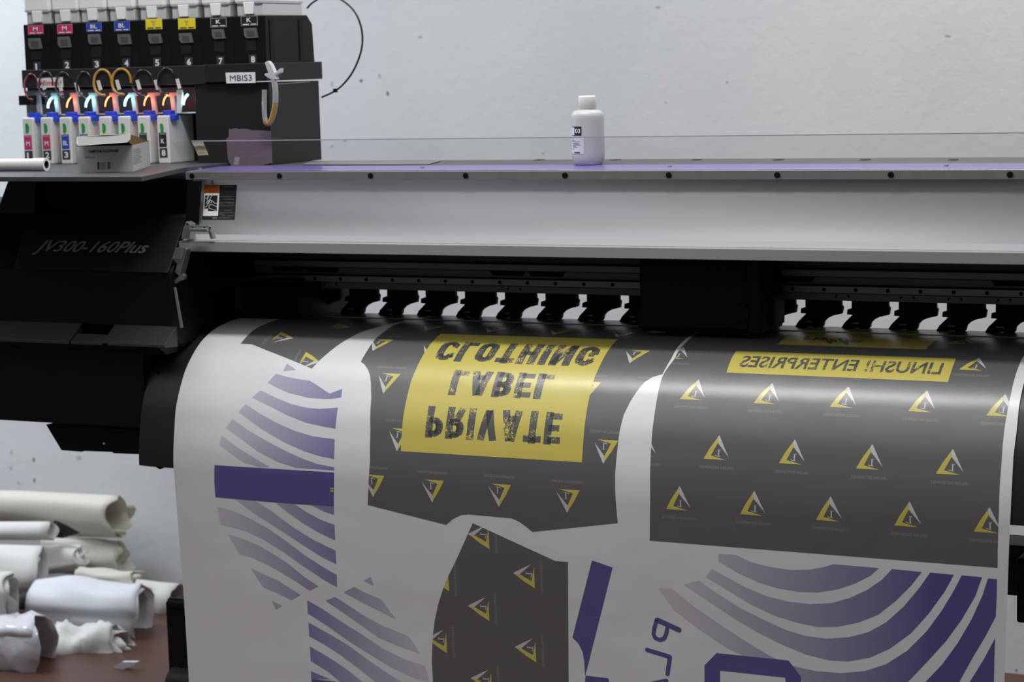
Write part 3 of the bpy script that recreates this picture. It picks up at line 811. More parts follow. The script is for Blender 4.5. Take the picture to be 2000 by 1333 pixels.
b = MB(); b.prism([wY(58, 421, 3.556), wY(363, 421, 3.556), wY(327, 533.5, 3.4455), wY(27, 527, 3.4455)], (0, 0.006, 0.003), mat('lid_plastic', (0.022, 0.022, 0.024), 0.45, spec=0.4))
lid = b.build('slanted_lid', PR, 0.002); PIVOT[lid.name] = PIVOT[PR.name]
# lettering on the lid
lp = [wY(58, 421, 3.5555), wY(363, 421, 3.5555), wY(327, 533.5, 3.445), wY(27, 527, 3.445)]
up_l = (lp[0] - lp[3]); up_l.x = 0; up_l.normalize()
def onlid(x, y):
    n = Vector((0, up_l.z, -up_l.y)); n = Vector((1, 0, 0)).cross(up_l).normalized(); r = ray(x, y); p0 = lp[3] - Vector((0, 0, H))
    return r * (p0.dot(n) / r.dot(n)) + Vector((0, 0, H))
a_ = onlid(62, 499); c_ = onlid(283, 499); top_ = onlid(80, 470)
hgt = (top_ - a_).dot(up_l)
b = MB(); b.text('JV300-160Plus', a_ + Vector((0, -0.0015, 0.001)), (1, 0, 0), up_l, (c_.x - a_.x) , hgt, mat('silver_lettering', (0.42, 0.42, 0.42), 0.5), 0.012, 0.30)
b.build('model_lettering', lid)
b = MB()   # upward facing ledge with a finger notch
fl = lambda x, y: wY(x, y, 3.44 if y < 660 else 3.40)
ledge = [(-60, 627), (157, 633), (221.5, 636), (345, 640), (328, 676), (-60, 667)]
lm = mat('lit_ledge_plastic', (0.045, 0.045, 0.052), 0.45)  # paler than the housing: light on the upward face put into the colour
b.yz([(3.445, h(-0.494)), (3.400, h(-0.5245)), (3.400, h(-0.530)), (3.445, h(-0.534))], -3.3, wY(157, 633, 3.44).x, lm)
b.yz([(3.445, h(-0.494)), (3.400, h(-0.5245)), (3.400, h(-0.530)), (3.445, h(-0.534))], wY(221.5, 636, 3.44).x, HX + 0.012, lm)
b.yz([(3.4205, h(-0.5115)), (3.400, h(-0.5245)), (3.400, h(-0.530)), (3.445, h(-0.534)), (3.445, h(-0.515))], wY(150, 655, 3.42).x, wY(222, 655, 3.42).x, lm)
b.yz([(3.402, h(-0.5301)), (3.43, h(-0.548)), (3.433, h(-0.697)), (3.439, h(-0.697)), (3.439, h(-0.5301))], -3.3, -2.4225, black)
b.yz([(3.402, h(-0.5301)), (3.43, h(-0.548)), (3.47, h(-0.548)), (3.47, h(-0.5301))], -2.4225, -2.365, black)
b.build('front_ledge', PR, 0.001)
b = MB(); fp([(90, 830), (300, 842), (300, 889), (222, 886), (219, 883.5), (165, 881.5), (160, 883), (120, 880)], 3.47, 0.35, black_deep, b)
b.build('drip_tray', PR)
b = MB(); p = wY(204, 866.5, 3.469); b.cyl(p, p + Vector((0, -0.003, 0)), 0.0022, whiteplastic, 10); b.build('tray_screw', PR)
# shelf on top of the housing
b = MB(); zt = -0.19
sp = [wZ(-120, 352, h(zt)), wZ(255, 347, h(zt)), wZ(360, 327, h(zt))]
b.prism([(-3.4, 3.235, h(zt)), (sp[1].x, 3.235, h(zt)), (-2.376, 3.545, h(zt)), (-2.376, 3.86, h(zt)), (-3.4, 3.86, h(zt))], (0, 0, -0.0095), mat('shelf_grey', (0.060, 0.060, 0.064), 0.45, vary=0.1, vscale=25))
b.build('side_shelf', PR, 0.0012)

# hinge and brackets between housing and cover ---------------------------------
b = MB()
fp([(363, 433), (371, 438), (371, 467), (354, 467), (357, 448)], 3.475, 0.02, steel, b)
fp([(369, 441), (408, 441), (411, 446), (411, 454), (369, 452)], 3.47, 0.006, steel, b)
b.cyl(wY(372, 449, 3.462), wY(406, 449, 3.462), 0.0035, steel, 14)
fp([(407, 454), (412, 452), (417, 467), (411, 467)], 3.474, 0.01, steel, b)
for x, y in ((376, 445), (399, 445), (410, 445), (366, 438)): b.cyl(wY(x, y, 3.469), wY(x, y, 3.471), 0.002, black, 10)
b.build('hinge', PR, 0.0005)
b = MB()
fp([(344, 484), (361, 484), (354, 507), (337, 506)], 3.46, 0.004, steel, b)
fp([(354, 507), (361, 484), (364, 487), (350, 540), (341, 532), (346, 516), (338, 507)], 3.464, 0.02, steel, b)
fp([(349, 540), (356, 535), (360, 540), (359, 546), (347, 551), (340, 556), (338, 550)], 3.462, 0.01, steel, b)
b.build('catch_bracket', PR, 0.0005)
b = MB(); fp([(339, 562), (342, 562), (356, 640), (352, 642)], 3.43, 0.004, greymetal, b); b.build('side_trim_strip', PR)
b = MB(); fp([(352, 586), (362, 584), (383, 591), (386, 628), (384, 631), (370, 629), (357, 620)], 3.55, 0.02, bracketbrown, b)
for x, y in ((394.2 - 16.5, 597), (379, 621.5)): b.cyl(wY(x, y, 3.549), wY(x, y, 3.546), 0.0042, steel, 14); b.cyl(wY(x, y, 3.5465), wY(x, y, 3.5455), 0.0028, black, 14)
b.build('side_bracket', PR, 0.0006)

# beam, guide rail and head carriage --------------------------------------------
b = MB()
bx0, bx1 = -2.40, XR
b.box((bx0, 3.80, h(-0.43)), (bx1, 3.86, h(-0.20)), black)
b.yz([(3.58, h(-0.36)), (3.80, h(-0.372)), (3.80, h(-0.22)), (3.585, h(-0.22))], bx0, bx1, black_deep)
b.build('beam_body', PR)
b = MB(); b.box((bx0, 3.765, h(-0.391)), (bx1, 3.80, h(-0.36)), mat('beam_dark', (0.09, 0.09, 0.092), 0.5)); b.build('beam_fascia', PR)
b = MB(); b.box((bx0, 3.752, h(-0.4055)), (bx1, 3.80, h(-0.3935)), greymetal); b.build('upper_strip', PR, 0.0006)
b = MB(); b.box((bx0, 3.758, h(-0.4205)), (bx1, 3.80, h(-0.4070)), mat('beam_mid', (0.17, 0.17, 0.175), 0.45, metal=0.2)); b.build('middle_strip', PR, 0.0006)
for xa_, xb_ in ((537, 590), (600, 657), (962, 1021), (1037, 1098), (1530, 1585), (1943, 2010)):
    p = wY(xa_, 533, 3.757); q = wY(xb_, 533, 3.757); b = MB()
    b.box((p.x, 3.7565, h(-0.4165)), (q.x, 3.76, h(-0.4075)), black_deep, top=(-0.006, 0)); b.build('strip_recess', PR)
b = MB(); b.box((-2.235, 3.745, h(-0.4345)), (bx1, 3.80, h(-0.4222)), mat('rail_steel', (0.34, 0.34, 0.345), 0.35, metal=0.4)); rail = b.build('guide_rail', PR, 0.0006)
PIVOT[rail.name] = PIVOT[PR.name]
for i in range(40):
    x = -2.211 + 0.0596 * i
    if x > 0.1: break
    b = MB(); b.cyl((x, 3.7452, h(-0.4283)), (x, 3.7440, h(-0.4283)), 0.0036, black_deep, 16); b.build('rail_screw_hole', rail)
b = MB(); b.box((bx0, 3.750, h(-0.4488)), (bx1, 3.80, h(-0.4362)), mat('beam_low', (0.22, 0.22, 0.225), 0.42, metal=0.25)); low = b.build('lower_strip', PR, 0.0006)
PIVOT[low.name] = PIVOT[PR.name]
for x, y in ((530, 553.5), (634, 556), (993, 565), (1634, 579), (1761, 582), (1854, 584.5), (1950, 587)):
    for k_ in (0, 1):
        p = wY(x + k_ * 22, y, 3.7495); b = MB(); s_ = -1 if k_ else 1
        b.prism([(p.x - 0.003, p.y, p.z + 0.002), (p.x + 0.003, p.y, p.z + 0.002), (p.x - 0.003 * s_, p.y, p.z - 0.004)], (0, 0.002, 0), black_deep); b.build('notch', low)
# end block on the left inside
b = MB()
b.box((-2.42, 3.66, h(-0.55)), (-2.20, 3.90, h(-0.437)), black_deep)
b.box((-2.42, 3.58, h(-0.60)), (-2.38, 3.80, h(-0.36)), black)
b.build('inner_end_block', PR)
b = MB(); fp([(457, 561), (469, 561), (473, 604), (461, 606)], 3.655, 0.006, mat('dark_steel', (0.05, 0.05, 0.055), 0.4, metal=0.4), b); b.build('end_bracket', PR)
# pressure rollers
PRO = [(332, 450), (332, 495), (287, 510), (285, 545), (322, 548), (270, 605), (250, 640), (262, 652), (300, 655), (318, 643), (372, 643), (392, 656), (420, 655), (440, 640), (447, 605), (468, 582), (505, 563), (566, 548), (572, 500), (562, 488), (560, 450)]
o3 = [wY(900 + x / 4, 460 + y / 4, 3.775) for x, y in PRO]
cx_ = -1.809; dx_ = 0.0881
ref = wY(988, 620, 3.775).x
def roller(name):
    r = None
    b = MB(); b.prism([(p.x - ref, p.y, p.z) for p in o3], (0, 0.010, 0), black_deep)
    b.box((-0.012, 3.785, h(-0.478)), (0.014, 3.83, h(-0.4475)), black_deep)
    return b
first = None
for i in range(24):
    x = wY(615.5, 606, 3.775).x + 0.0881 * i
    if x > 0.1: break
    if first is None:
        b = roller('x'); b.v = [v + Vector((x, 0, 0)) for v in b.v]
        first = b.build('pinch_roller', PR); PIVOT[first.name] = PIVOT[PR.name]; x_first = x
        for s_ in (-0.015, 0.012):
            w = MB(); w.cyl((x + s_ - 0.006, 3.772, h(-0.4965)), (x + s_ + 0.006, 3.772, h(-0.4965)), 0.0052, black, 14); w.build('wheel', first)
        w = MB(); w.box((x - 0.010, 3.7738, h(-0.4935)), (x + 0.007, 3.7742, h(-0.4915)), mat('roller_axle', (0.35, 0.35, 0.35), 0.3, metal=0.6)); w.build('axle', first)
    else:
        c = first.copy(); C.objects.link(c); c.parent = PR; c.location = (x - x_first, 0, 0)
        for ch in first.children: d = ch.copy(); C.objects.link(d); d.parent = c
# carriage
b = MB()
car = [(3.60, -0.30), (3.595, -0.40), (3.598, -0.485), (3.606, -0.4965), (3.735, -0.4965), (3.735, -0.30)]
b.yz([(y, z + H) for y, z in car], -1.441, -1.235, black_deep)
b.prism([(-1.235, 3.598, h(-0.4965)), (-1.213, 3.607, h(-0.4965)), (-1.213, 3.735, h(-0.4965)), (-1.235, 3.735, h(-0.4965))], (0, 0, 0.1965), black)
cc = b.build('print_carriage', PR, 0.004); PIVOT[cc.name] = PIVOT[PR.name]
b = MB(); p = wY(1447, 611, 3.595); b.cyl(p + Vector((0, 0.006, 0)), p + Vector((0, -0.001, 0)), 0.016, black, 24); b.cyl(p + Vector((0, -0.001, 0)), p + Vector((0, -0.002, 0)), 0.008, black_deep, 20); b.build('knob', cc)
b = MB(); b.box((-1.462, 3.64, h(-0.4945)), (-1.441, 3.72, h(-0.462)), black); b.box((-1.468, 3.655, h(-0.4945)), (-1.462, 3.69, h(-0.478)), bracketbrown); b.build('side_sensor', cc, 0.001)
b = MB(); b.box((-1.213, 3.66, h(-0.488)), (-1.205, 3.72, h(-0.43)), charcoal); b.build('side_clip', cc, 0.002)
# platen, heater guide and the strip for the crease highlight
b = MB()
gp = [(CUR[i][0] - NRM[i][0] * 0.0025, CUR[i][1] - NRM[i][1] * 0.0025 + H) for i in range(len(CUR)) if CUR[i][1] > -0.765 and CUR[i][0] < 3.81 and ARC[i] > 0.18]
inn = [(3.44, h(-0.775)), (3.455, h(-0.772)), (3.46, h(-0.70)), (3.52, h(-0.60)), (3.62, h(-0.54)), (3.79, h(-0.54))]
b.yz(gp + inn, -2.421, -0.60, mat('heater_black', (0.016, 0.016, 0.018), 0.38), True)
gd = b.build('curved_heater_guide', PR); PIVOT[gd.name] = PIVOT[PR.name]
md = gd.modifiers.new('n', 'EDGE_SPLIT'); md.split_angle = math.radians(35)
b = MB()
fp([(281.5, 893), (283, 903), (301, 911), (312, 917.5), (318, 912), (326, 912), (328, 915), (332, 912.5), (345, 914), (345, 893)], 3.41, 0.04, black_deep, b)
b.build('end_foot', gd)
b = MB(); p = wY(308, 727, 3.43); q = sheet(308, 727); v = Vector(to3d(q[0], q[1], 0.0)); b.cyl(v + Vector((0, -0.002, 0.001)), v + Vector((0, 0.003, -0.002)), 0.003, black_deep, 10); b.build('guide_screw', gd)
def sheetpt(x, y, l=0.0003): q = sheet(x, y); return Vector(to3d(q[0], q[1], l))
b = MB()
ql = [(331, 677), (347, 655.5), (375.5, 656.5), (360, 677.5)]
def gpatch(mb, pts, m, lift, n=4):
    q = SP(pts); vs = []; fs = []
    for j in range(n + 1):
        t = j / n
        for a1, b1 in ((q[1], q[0]), (q[2], q[3])): vs.append(to3d(a1[0] + (b1[0] - a1[0]) * t, a1[1] + (b1[1] - a1[1]) * t, lift))
    for j in range(n): fs.append((2 * j, 2 * j + 1, 2 * j + 3, 2 * j + 2))
    mb.raw(vs, fs, m)
gpatch(b, ql, whiteprint, 0.0004)
def tri(mb, pts, m, lift): mb.raw([sheetpt(x, y, lift) for x, y in pts], [(0, 1, 2)], m)
tri(b, [(335.5, 674), (360, 674.5), (359.5, 658)], blackprint, 0.0012); tri(b, [(338.5, 673), (359, 673.5), (358.6, 660)], yellowprint, 0.0018)
for x in (350, 352.5, 355): b.raw([sheetpt(x, 669, 0.0024), sheetpt(x + 0.8, 669, 0.0024), sheetpt(x + 1.4, 664, 0.0024), sheetpt(x + 0.6, 664, 0.0024)], [(0, 1, 2, 3)], blackprint)
tag(b.build('hot_surface_label', gd), 'white label with yellow triangle')
b = MB(); b.box((-2.30, 3.7165, h(-0.5028)), (XR, 3.7185, h(-0.5012)), mat('highlight_strip_tone', (0.32, 0.32, 0.33), 0.3, metal=0.5)); b.build('crease_highlight_strip', PR)  # bright bar added for the highlight along the crease in the sheet
b = MB(); b.box((-2.40, 3.50, h(-0.765)), (-0.62, 3.80, h(-0.62)), black_deep); b.build('lower_body', PR)
b = MB(); b.yz([(y, z) for y, z in gp] + inn, -0.60, 0.2, charcoal); b.build('right_guide_cover', PR)
b = MB(); b.box((-0.735, 3.50, h(-0.955)), (-0.35, 3.64, h(-0.845)), black_deep); b.build('motor_box', PR, 0.004)
# stand
for x0 in (-2.15, -0.95):
    b = MB(); b.box((x0, 3.66, 0.03), (x0 + 0.09, 3.74, h(-0.79)), charcoal); b.box((x0 - 0.0, 3.40, 0.03), (x0 + 0.09, 4.05, 0.09), charcoal); b.build('stand_leg', PR, 0.004)
b = MB(); b.box((-2.1, 3.67, h(-1.0)), (-0.9, 3.73, h(-0.94)), charcoal); b.build('stand_beam', PR, 0.003)
b = MB(); b.box((-0.90, 3.66, h(-0.95)), (-0.70, 3.74, h(-0.86)), charcoal); b.build('motor_arm', PR)
b = MB(); ty = 3.60
xl_ = wY(326, 1250, ty).x
b.box((xl_, ty, 0.02), (xl_ + 0.12, ty + 0.06, wY(330, 1176, ty).z), black)
b.cyl((xl_ + 0.012, ty, wY(330, 1178, ty).z), (xl_ + 0.12, ty, wY(330, 1178, ty).z), 0.012, black, 16)
b.box((xl_ - 0.02, ty - 0.20, 0.0), (xl_ + 0.12, ty + 0.15, 0.045), black)
b.box((xl_ + 0.10, ty, 0.10), (-2.10, ty + 0.10, 0.16), charcoal)
b.build('take_up_support', PR, 0.004)
fpx = wY(318, 1328, 3.45)
b = MB(); b.cyl((fpx.x - 0.01, 3.5, fpx.z - 0.02), (-1.0, 3.5, fpx.z - 0.02), 0.03, charcoal, 24); b.build('take_up_shaft', PR)

# ------------------------------------------------------------------ ink unit behind the shelf
YU = 3.70
IU = root('ink_supply_unit', (-2.57, 3.79, h(-0.195)), 'black ink supply cabinet with eight numbered slots, standing behind the side shelf', 'ink supply unit')
xl0, xr0 = -2.875, -2.277
zt0 = 0.104
b = MB(); b.prism([(xl0, YU, h(0.008)), (xl0, YU, h(zt0)), (xl0, 3.865, h(zt0 + 0.002)), (xl0, 3.885, h(zt0 - 0.016)), (xl0, 3.89, h(0.008))], (xr0 - xl0, 0, 0), black)
bank = b.build('slot_bank', IU, 0.001); PIVOT[bank.name] = PIVOT[IU.name]
b = MB(); b.box((-2.452, YU, h(-0.1945)), (xr0 + 0.002, 3.90, h(-0.0292)), charcoal); b.box((-2.952, 3.80, h(-0.1945)), (-2.452, 3.90, h(-0.0292)), black_deep); b.build('cabinet_body', IU, 0.001)
b = MB(); b.box((-2.882, YU - 0.006, h(-0.029)), (-2.42, 3.89, h(0.009)), mat('slot_band', (0.016, 0.016, 0.018), 0.45)); b.box((-2.42, YU - 0.012, h(-0.026)), (xr0 + 0.006, 3.91, h(0.010)), charcoal); b.build('bracket_band', IU, 0.0015)
b = MB(); b.box((-2.89, YU - 0.01, h(-0.065)), (-2.86, YU + 0.04, h(-0.045)), black); b.build('side_tab', IU)
# grooves on the right side
for y0 in (3.715, 3.83):
    b = MB(); b.box((xr0 - 0.002, y0, h(0.012)), (xr0 + 0.0015, y0 + 0.016, h(0.097)), black_deep); b.build('side_groove', IU)
b = MB(); b.raw([wX(541, 165, xr0 + 0.0065), wX(541, 164, xr0 + 0.0065), wX(605, 159.4, xr0 + 0.0065), wX(605, 160.2, xr0 + 0.0065)], [(0, 1, 2, 3)], mat('pale_edge_line', (0.35, 0.35, 0.34), 0.5)); b.build('pale_edge_line', IU)  # narrow pale line along the lower edge of the band
LAB = [('M', magenta), ('M', magenta), ('BL', blueprint), ('BL', blueprint), ('Y', yellowprint), ('Y', yellowprint), ('K', blackprint), ('K', blackprint)]
lx = [(54, 84), (111, 141), (168, 198), (222.5, 253), (284, 316), (347.5, 381), (410.5, 442), (470, 502.5)]
ly = [(50, 68), (48, 67), (45, 63), (42.5, 61.5), (37.5, 58), (36.5, 57.5), (35.5, 54), (31.5, 51)]
gx_ = [(54.5, 80), (112, 137), (171, 196), (229, 255), (289, 315), (349, 375), (413, 438), (475.5, 502)]
gy_ = [(75, 95), (72, 92), (67, 86), (67, 86), (66.5, 84), (65, 83), (57.5, 75), (55, 73.5)]
nx_ = [73, 131, 189, 247, 307, 369, 431, 494]; ny_ = [131, 127.5, 126, 124, 123, 121.5, 120, 116.5]
dx8 = [61, 119, 178, 235, 294, 354, 418, 480]
for i in range(8):
    b = MB(); c, m = LAB[i]
    (xa_, xb_), (ya_, yb_) = lx[i], ly[i]
    sl = -0.04 * (xb_ - xa_)
    edge = greyprint if c == 'K' else mat('pale_' + m.name, tuple(min(1, v * 0.6 + 0.18) for v in m.diffuse_color[:3]) if 0 else {'magenta_print': (0.55, 0.15, 0.25), 'blue_print': (0.12, 0.16, 0.5), 'yellow_print': (0.8, 0.68, 0.1)}[m.name], 0.5)
    fp([(xa_, ya_), (xb_, ya_ + sl), (xb_ + 0.8, yb_ + sl), (xa_ + 0.8, yb_)], YU - 0.0008, 0.0008, edge, b)
    fp([(xa_ + 1.2, ya_ + 1.2), (xb_ - 1.2, ya_ + sl + 1.2), (xb_ - 0.6, yb_ + sl - 1.2), (xa_ + 1.8, yb_ - 1.2)], YU - 0.0012, 0.0004, m, b)
    mid = (xa_ + xb_) / 2; w_ = 13 if len(c) == 2 else 9
    p = wY(mid - w_ / 2, yb_ - 7.5, YU - 0.0016); q = wY(mid + w_ / 2, yb_ - 7.5, YU - 0.0016); tp = wY(mid, ya_ + 3, YU - 0.0016)
    b.text(c, (p.x, p.y, p.z), (1, 0, 0), (0, 0, 1), q.x - p.x, tp.z - p.z, whiteprint if c != 'Y' else greyprint, 0.02)
    for f0, f1 in ((0.12, 0.5), (0.6, 0.93)):
        fp([(xa_ + (xb_ - xa_) * f0, yb_ - 3.8 + sl * f0), (xa_ + (xb_ - xa_) * f1, yb_ - 3.8 + sl * f1), (xa_ + (xb_ - xa_) * f1, yb_ - 2 + sl * f1), (xa_ + (xb_ - xa_) * f0, yb_ - 2 + sl * f0)], YU - 0.0016, 0.0003, whiteprint if c != 'Y' else slate, b)
    tag(b.build('ink_label', bank), {'M': 'magenta M label', 'BL': 'blue BL label', 'Y': 'yellow Y label', 'K': 'black K label'}[c])
    b = MB(); (xa_, xb_), (ya_, yb_) = gx_[i], gy_[i]
    fp([(xa_, ya_), (xb_ - 3, ya_ - 0.8), (xb_ + 1, yb_), (xa_ + 5, yb_ + 1), (xa_ + 1, yb_ - 5)], YU - 0.004, 0.004, mat('latch_grey', (0.13, 0.125, 0.13), 0.4), b)
    fp([(xa_ + 6, ya_ + 5), (xb_ - 6, ya_ + 5), (xb_ - 5, yb_ - 3), (xa_ + 7, yb_ - 3)], YU - 0.0046, 0.001, mat('latch_dark', (0.07, 0.07, 0.075), 0.4), b)
    b.build('latch', bank)
    b = MB(); x = dx8[i]; y = 97 - (i * 2.6)
    fp([(x, y), (x + 20, y - 0.8), (x + 20, y + 20), (x, y + 20.8)], YU - 0.0006, 0.0006, mat('void_black', (0.002, 0.002, 0.002), 0.9), b); b.build('slot_opening', bank)
    b = MB(); x, y = nx_[i], ny_[i]
    fp([(x - 8.5, y - 10), (x + 6.5, y - 10.5), (x + 7.5, y + 9.5), (x - 7.5, y + 10)], YU - 0.0006, 0.0006, slate, b)
    p = wY(x - 3.7, y + 6, YU - 0.001); q = wY(x + 3.7, y - 7, YU - 0.001)
    b.text(str(i + 1), p, (1, 0, 0), (0, 0, 1), (q.x - p.x) * (0.45 if i == 0 else 1), q.z - p.z, whiteprint, 0.03); b.build('number_label', bank)
for x in (97, 154.5, 211, 268, 330, 391.5, 455):
    b = MB(); p = wY(x, 60, YU); b.box((p.x - 0.0012, YU - 0.0004, h(0.012)), (p.x + 0.0012, YU + 0.002, h(zt0 - 0.002)), black_deep); b.build('slot_seam', bank)
for x in (414, 446, 476, 508, 352, 382, 290, 322):
    b = MB(); p = wY(x, 130 - (x - 290) * 0.02, YU - 0.0004); b.cyl(p, p + Vector((0, 0.001, 0)), 0.004, black_deep, 12); b.build('slot_peg_hole', bank)
b = MB(); fp([(440.5, 142), (498, 141), (499, 162), (442, 163)], YU - 0.0135, 0.001, whiteprint, b)
p = wY(449, 158.5, YU - 0.0142); q = wY(491.5, 146, YU - 0.0142)
b.text('MBIS3', p, (1, 0, 0), (0, 0, 1), q.x - p.x, q.z - p.z, mat('ink_grey', (0.06, 0.08, 0.11), 0.5), 0.0); tag(b.build('white_label', IU), 'white label')
b = MB(); fp([(72, 153), (122, 150.5), (123.5, 170), (73, 172)], YU - 0.0075, 0.001, whiteprint, b)
p = wY(76, 168, YU - 0.008); q = wY(120, 156, YU - 0.008)
b.text('Mimaki', p, (1, 0, 0), (0, 0, 1), q.x - p.x, q.z - p.z, redprint, 0.015, 0.25); tag(b.build('maker_label', IU), 'white label with red lettering')

# ------------------------------------------------------------------ refill bottles in the top of the slots
frost = mat('frosted_plastic', (0.88, 0.88, 0.88), 0.45)
frost2 = mat('frosted_plastic_thin', (0.66, 0.67, 0.69), 0.4, trans=0.15)
bc = [76, 131, 184, 240, 300, 362, 425, 490]
words = ['first', 'second', 'third', 'fourth', 'fifth', 'sixth', 'seventh', 'eighth']
proto = None
for i in range(8):
    x = wY(bc[i], 30, YU + 0.01).x
    loc = (x, YU + 0.085, h(zt0))
    lab = 'frosted ink bottle inverted in the slot numbered %d' % (i + 1)
    if proto is None:
        proto = root('ink_bottle', loc, lab, 'ink bottle', 'ink bottles in the numbered slots')
        b = MB(); b.box((x - 0.034, YU + 0.002, h(zt0 + 0.0245)), (x + 0.034, YU + 0.165, h(zt0 + 0.20)), frost); b.build('body', proto, 0.006)
        b = MB(); b.box((x - 0.031, YU + 0.008, h(zt0 - 0.0)), (x + 0.031, YU + 0.16, h(zt0 + 0.0245)), frost2); b.build('collar', proto, 0.002)
        b = MB(); b.box((x - 0.010, YU + 0.002, h(zt0 + 0.004)), (x + 0.010, YU + 0.03, h(zt0 + 0.028)), frost, top=(-0.003, 0)); b.build('spout', proto, 0.001)
    else: copy_thing(proto, loc, lab)

# ------------------------------------------------------------------ cartridges with hoses on the shelf
cyan_l = mat('cyan_led', (0.2, 0.9, 1.0), 0.5, emis=(0.18, 0.85, 1.0), estr=9)
red_l = mat('orange_led', (1.0, 0.3, 0.1), 0.5, emis=(1.0, 0.16, 0.04), estr=9)
cxs = [44, 80, 117, 153.5, 194, 231, 269, 307]
ledx = [97, 134, 171, 209, 247, 285, 322, 362]; ledc = 'crcrcrrc'
amber = mat('amber_hose', (0.45, 0.24, 0.03), 0.25, coat=0.5)
hosem = [mat('dark_red_hose', (0.16, 0.015, 0.03), 0.2, coat=0.5), mat('purple_black_hose', (0.05, 0.012, 0.03), 0.2, coat=0.5)] + [mat('black_hose', (0.012, 0.012, 0.014), 0.2, coat=0.5)] * 2 + [amber] * 2 + [MATS['black_hose']] * 2
YC = 3.68
loopx = [(47, 75, 143.5), (75, 105, 139), (108, 139, 140), (149, 180, 139), (182, 219, 135), (217.5, 257, 133.5), (258, 300, 136), (307, 343, 132)]
names_ = ['M', 'M', 'BL', 'BL', 'Y', 'Y', 'K', 'K']
cols_ = [magenta, magenta, blueprint, mat('teal_blue_print', (0.03, 0.10, 0.25), 0.5), yellowprint, yellowprint, slate, blackprint]
for i in range(8):
    x0 = wY(cxs[i], 280, YC).x + 0.0015
    zb = -0.19; ztp = -0.0915
    desc = ['magenta M label, leftmost on the shelf', 'magenta M label, second from the left', 'blue BL label, left of the tissue box', 'blue label, fourth from the left behind the box', 'yellow label, mostly behind the box', 'yellow label, behind right end of the box lid', 'black label, just right of the box lid', 'black K label, rightmost in the row'][i]
    R_ = root('ink_cartridge', (x0 + 0.014, YC + 0.045, h(zb)), 'white upright cartridge, ' + desc, 'ink cartridge', 'white ink cartridges standing on the side shelf')
    b = MB(); b.box((x0, YC, h(zb)), (x0 + 0.0285, YC + 0.092, h(ztp)), whiteplastic); b.build('body', R_, 0.0025)
    b = MB(); b.box((x0 + 0.007, YC + 0.012, h(ztp)), (x0 + 0.026, YC + 0.03, h(ztp + 0.010)), blueplastic); b.box((x0 + 0.022, YC - 0.001 + 0.008, h(ztp - 0.0095)), (x0 + 0.038, YC + 0.026, h(ztp + 0.0015)), blueplastic); b.build('blue_clip', R_, 0.0012)
    px0 = cxs[i]
    b = MB()
    fp([(px0 + 5, 242), (px0 + 9, 241), (px0 + 12, 246), (px0 + 12.5, 256), (px0 + 10, 261), (px0 + 6.5, 260)], YC - 0.0006, 0.0006, greenp, b); b.build('green_mark', R_)
    b = MB(); yb0 = 264.5 - 0.02 * (px0 - 44); sk_ = 1.6
    fp([(px0 + 2.6, yb0), (px0 + 17, yb0 - 0.4), (px0 + 18.6, yb0 + 27.5), (px0 + 4.4, yb0 + 28)], YC - 0.0006, 0.0006, cols_[i], b)
    fp([(px0 + 4, yb0 + 1.5), (px0 + 16, yb0 + 1.2), (px0 + 16.1, yb0 + 3.4), (px0 + 4.1, yb0 + 3.7)], YC - 0.0008, 0.0002, greyprint, b)
    w_ = 9 if len(names_[i]) == 2 else 6.5
    p = wY(px0 + 10.8 - w_ / 2, yb0 + 21, YC - 0.0009); q = wY(px0 + 10.8 + w_ / 2, yb0 + 12, YC - 0.0009)
    b.text(names_[i], p, (1, 0, 0), (0, 0, 1), q.x - p.x, q.z - p.z, whiteprint, 0.02); tag(b.build('colour_label', R_), {'M': 'magenta label', 'BL': 'blue label', 'Y': 'yellow label', 'K': 'black label'}[names_[i]])
    b = MB(); yn = yb0 + 30.5
    fp([(px0 + 4.4, yn), (px0 + 19.2, yn - 0.5), (px0 + 20.2, yn + 17.8), (px0 + 5.4, yn + 18.3)], YC - 0.0006, 0.0006, slate, b)
    p = wY(px0 + 9, yn + 15, YC - 0.0009); q = wY(px0 + 16, yn + 3, YC - 0.0009)
    b.text(str(i + 1), p, (1, 0, 0), (0, 0, 1), (q.x - p.x) * (0.45 if i == 0 else 1), q.z - p.z, whiteprint, 0.03); b.build('number_label', R_)
    # lamp holder above each cartridge: a thing of the rack
    a0 = ledx[i]
b = MB()
for i in range(8):
    x = cxs[i] + 25
    fp([(x - 6, 181.5), (x + 16, 180.5), (x + 16.5, 186), (x + 7.5, 188), (x + 11.8, 223.5), (x + 3.8, 223.5), (x + 0.5, 190), (x - 5, 188)], YU + 0.012, 0.006, mat('warm_white_plastic', (0.55, 0.53, 0.50), 0.4), b)
b.box((-2.86, YU + 0.020, h(-0.0885)), (-2.44, YU + 0.08, h(-0.0865)), whiteplastic)
b.box((-2.950, YU + 0.092, h(-0.092)), (-2.453, YU + 0.097, h(-0.036)), mat('smoked_back', (0.10, 0.10, 0.11), 0.3))
tag(b.build('lamp_bracket_row', IU), 'white plastic lamp brackets')
